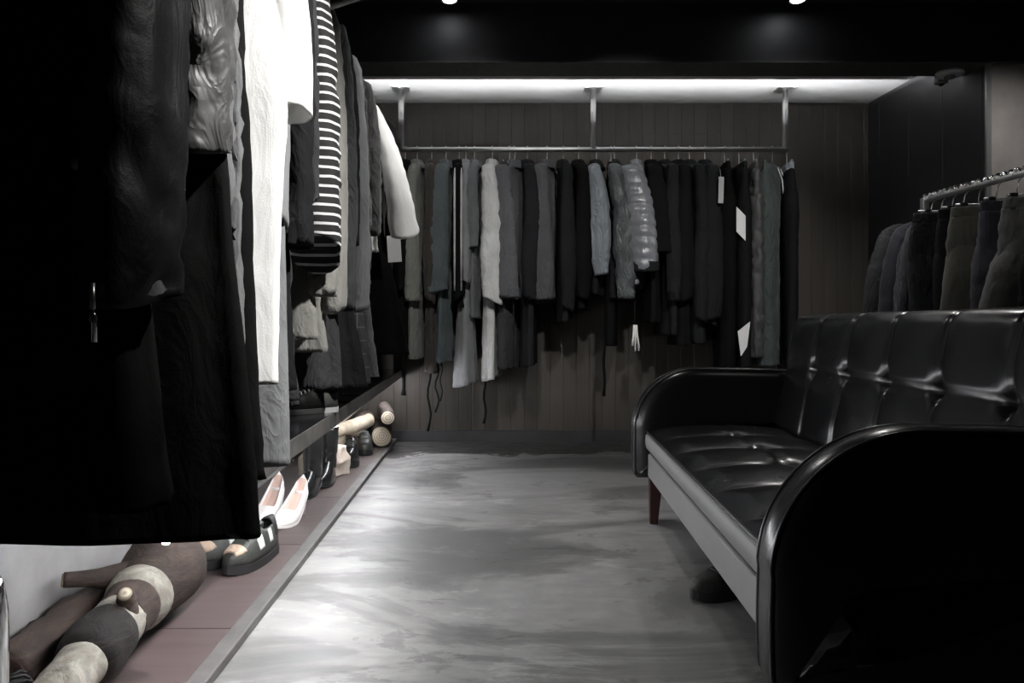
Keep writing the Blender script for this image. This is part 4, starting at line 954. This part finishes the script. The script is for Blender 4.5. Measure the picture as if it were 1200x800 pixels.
def small_log(label, p0, p1, r, mat, seed, endmat=None):
    p0, p1 = Vector(p0), Vector(p1); c = Vector((p0.x, p0.y, PZ)); t = thing('small_log', label, 'log', c, 0, 'small logs at the far end of the platform')
    d = p1 - p0
    rough_tube('trunk', [p0 - c, p0 - c + d * 0.35 + Vector((0.006, 0, 0.004)), p0 - c + d * 0.7 - Vector((0.004, 0, 0.002)), p1 - c], [r, r * 0.96, r * 1.02, r], mat, t, 20, 5, 0.003, seed)
    disc_end('cut_end', p0 - c, p0 - p1, r, t, endmat or M['cut']); disc_end('cut_end', p1 - c, p1 - p0, r * 0.98, t, endmat or M['cut'])
    return t
z0 = PZ
PALE = bark_mat('pale_stripped_wood', (0.28, 0.23, 0.17), (0.55, 0.48, 0.38), (6, 6, 6), 0.4)
small_log('pale stripped log lying slanted on top, cut end near the lit wall', (-0.84, 3.98, z0 + 0.155), (-0.60, 4.40, z0 + 0.205), 0.038, PALE, 11)
small_log('pale knobbly log right under the slanted one', (-0.88, 4.10, z0 + 0.05), (-0.80, 4.70, z0 + 0.05), 0.048, PALE, 12)
small_log('short pale log leaning on the back wall above the others', (-0.75, 4.22, z0 + 0.235), (-0.72, 4.75, z0 + 0.27), 0.036, PALE, 13)
small_log('brown log whose ringed cut end faces the room, nearest the kerb', (-0.51, 4.55, z0 + 0.200), (-0.58, 4.98, z0 + 0.215), 0.042, M['brown_bark'], 14)
small_log('brown log lying low under the ringed one at the far end', (-0.56, 4.66, z0 + 0.07), (-0.60, 5.0, z0 + 0.07), 0.065, M['brown_bark'], 15)
small_log('dark log in the middle of the far stack', (-0.70, 4.55, z0 + 0.14), (-0.70, 4.98, z0 + 0.14), 0.055, M['brown_bark'], 16)
small_log('dark log lying at the bottom of the far stack', (-0.74, 4.62, z0 + 0.05), (-0.76, 4.99, z0 + 0.05), 0.048, M['dark_bark'], 17)

# chrome post at the left picture edge
cp = thing('chrome_stand', 'polished metal stand with a rounded top at the left picture edge', 'stand', (-0.788, 1.20, PZ))
MB().lathe([(0.01, 0.0), (0.07, 0.0), (0.07, 0.008), (0.05, 0.012), (0.01, 0.013)], 28).build('foot', M['chrome'], cp, True)
MB().lathe([(0.004, 0.008), (0.040, 0.010), (0.042, 0.10), (0.042, 0.24), (0.041, 0.30), (0.035, 0.345), (0.022, 0.370), (0.004, 0.378)], 32).build('post', M['chrome'], cp, True)

# ------------------------------------------------------------------ fittings on the beam
sd = thing('smoke_detector', 'round white smoke detector under the dark beam at upper right', 'smoke detector', at(1113, 86, 3.98).to_3d())
sd.location.z = BZ - 0.006
MB().lathe([(0.004, 0.0), (0.064, 0.0), (0.068, -0.006), (0.068, -0.016), (0.060, -0.024), (0.004, -0.026)], 36).build('housing', M['white_plastic'], sd, True)
MB().lathe([(0.004, -0.025), (0.026, -0.025), (0.024, -0.036), (0.004, -0.038)], 24).build('sensor_cap', M['grey_plastic'], sd, True)
ms = thing('sensor_box', 'small grey sensor box behind the smoke detector', 'sensor', (at(1103, 96, 4.1).x, 4.10, 2.07))
ms.location = (at(1103, 96, 4.078).x, 4.078, BZ + 0.01)
bevel_mod(MB().box((-0.028, -0.022, -0.05), (0.028, 0.022, 0.0)).build('body', M['grey_plastic'], ms), 0.006)
MB().lathe([(0.002, -0.05), (0.014, -0.05), (0.012, -0.06), (0.002, -0.064)], 16).build('lens', M['black_plastic'], ms, True)

def spot_fixture(px, label, Y=3.70):
    x = (px - VX) * Y / F
    t = thing('ceiling_spotlight', label, 'light', (x, Y, HM), 0, 'spotlights in the dark ceiling')
    MB().lathe([(0.004, 0.0), (0.052, 0.0), (0.052, -0.012), (0.046, -0.040), (0.042, -0.052), (0.039, -0.052), (0.036, -0.045), (0.004, -0.044)], 30).build('housing', M['black_paint'], t, True)
    MB().lathe([(0.002, -0.046), (0.035, -0.046), (0.030, -0.052), (0.002, -0.055)], 24).build('lens', M['lens'], t, True)
    return x, Y
spots = [spot_fixture(527, 'left ceiling spotlight glowing at the top edge above the dark beam'), spot_fixture(935, 'right ceiling spotlight glowing at the top edge above the dark beam')]

# ------------------------------------------------------------------ light
def spot(name, loc, target, power, size=60, blend=0.6, radius=0.04, col=(1, 0.98, 0.96)):
    l = bpy.data.lights.new(name, 'SPOT'); l.energy = power; l.spot_size = math.radians(size); l.spot_blend = blend; l.shadow_soft_size = radius; l.color = col
    o = bpy.data.objects.new(name, l); C.objects.link(o); o.location = loc
    o.rotation_euler = (Vector(target) - Vector(loc)).to_track_quat('-Z', 'Y').to_euler(); return o
for i, (x, y) in enumerate(spots):
    spot('spot_lamp', (x, y, HM - 0.065), (x + 0.05, y - 1.3, 0.0), 34, 96, 1.0, 0.035)
spot('rail_lamp', (0.95, 1.02, 2.38), (-0.36, 1.55, 1.2), 430, 50, 0.7)
spot('rail_lamp', (1.25, 2.45, 2.38), (-0.40, 2.9, 1.35), 85, 46, 0.8)
for x, p in ((-0.05, 150), (0.75, 140), (1.6, 150)): spot('rack_spot', (x, 1.9, 2.40), (x + 0.05, 4.6, 1.15), p, 37, 0.8)
spot('floor_lamp_spot', (0.35, 2.5, 2.41), (0.15, 2.6, 0), 30, 80, 1.0)
spot('sofa_lamp', (1.5, 1.3, 2.41), (1.3, 2.0, 0.4), 9, 60, 1.0)
spot('rack_lamp', (1.6, 2.6, 2.41), (2.3, 3.3, 1.1), 14, 80, 0.9)
spot('pillar_lamp', (2.5, 3.0, 2.41), (2.75, 3.87, 1.45), 34, 58, 0.9)
# strip lamp on the back of the beam washing the alcove ceiling and the clothes
cv = thing('cove_lamp', 'cove lamp strip on the alcove side of the dark beam', 'light', (0, YF1 + 0.02, 2.215))
MB().box((-0.93, -0.0195, -0.018), (2.55, 0.158, -0.014)).box((-0.93, -0.0195, -0.014), (2.55, -0.0155, 0.012)).box((-0.93, 0.150, -0.014), (2.55, 0.158, 0.0105)).build('tray', M['soffit'], cv)
MB().tube([(-0.92, 0.0, 0.0), (2.54, 0.0, 0.0)], 0.0028, 8).build('tube', emit_mat('cove_tube', (0.97, 0.98, 1.0), 3200.0), cv, True)

W = bpy.data.worlds.new('world'); S.world = W; W.use_nodes = True
W.node_tree.nodes['Background'].inputs[0].default_value = (0.02, 0.02, 0.022, 1); W.node_tree.nodes['Background'].inputs[1].default_value = 0.3

# ------------------------------------------------------------------ camera
cam = bpy.data.cameras.new('camera'); co = bpy.data.objects.new('camera', cam); C.objects.link(co)
cam.sensor_width = 36; cam.lens = F / 1200 * 36; cam.shift_x = (600 - VX) / 1200; cam.shift_y = -(400 - VY) / 1200
cam.clip_start = 0.02
co.location = (0, 0, CH); co.rotation_euler = (PI / 2, 0, 0); S.camera = co
S.view_settings.view_transform = 'Standard'; S.view_settings.look = 'None'; S.view_settings.exposure = 0.0; S.view_settings.gamma = 1.0
S.view_settings.use_curve_mapping = False
S.cycles.use_denoising = True
S.cycles.max_bounces = 8; S.cycles.sample_clamp_indirect = 8.0
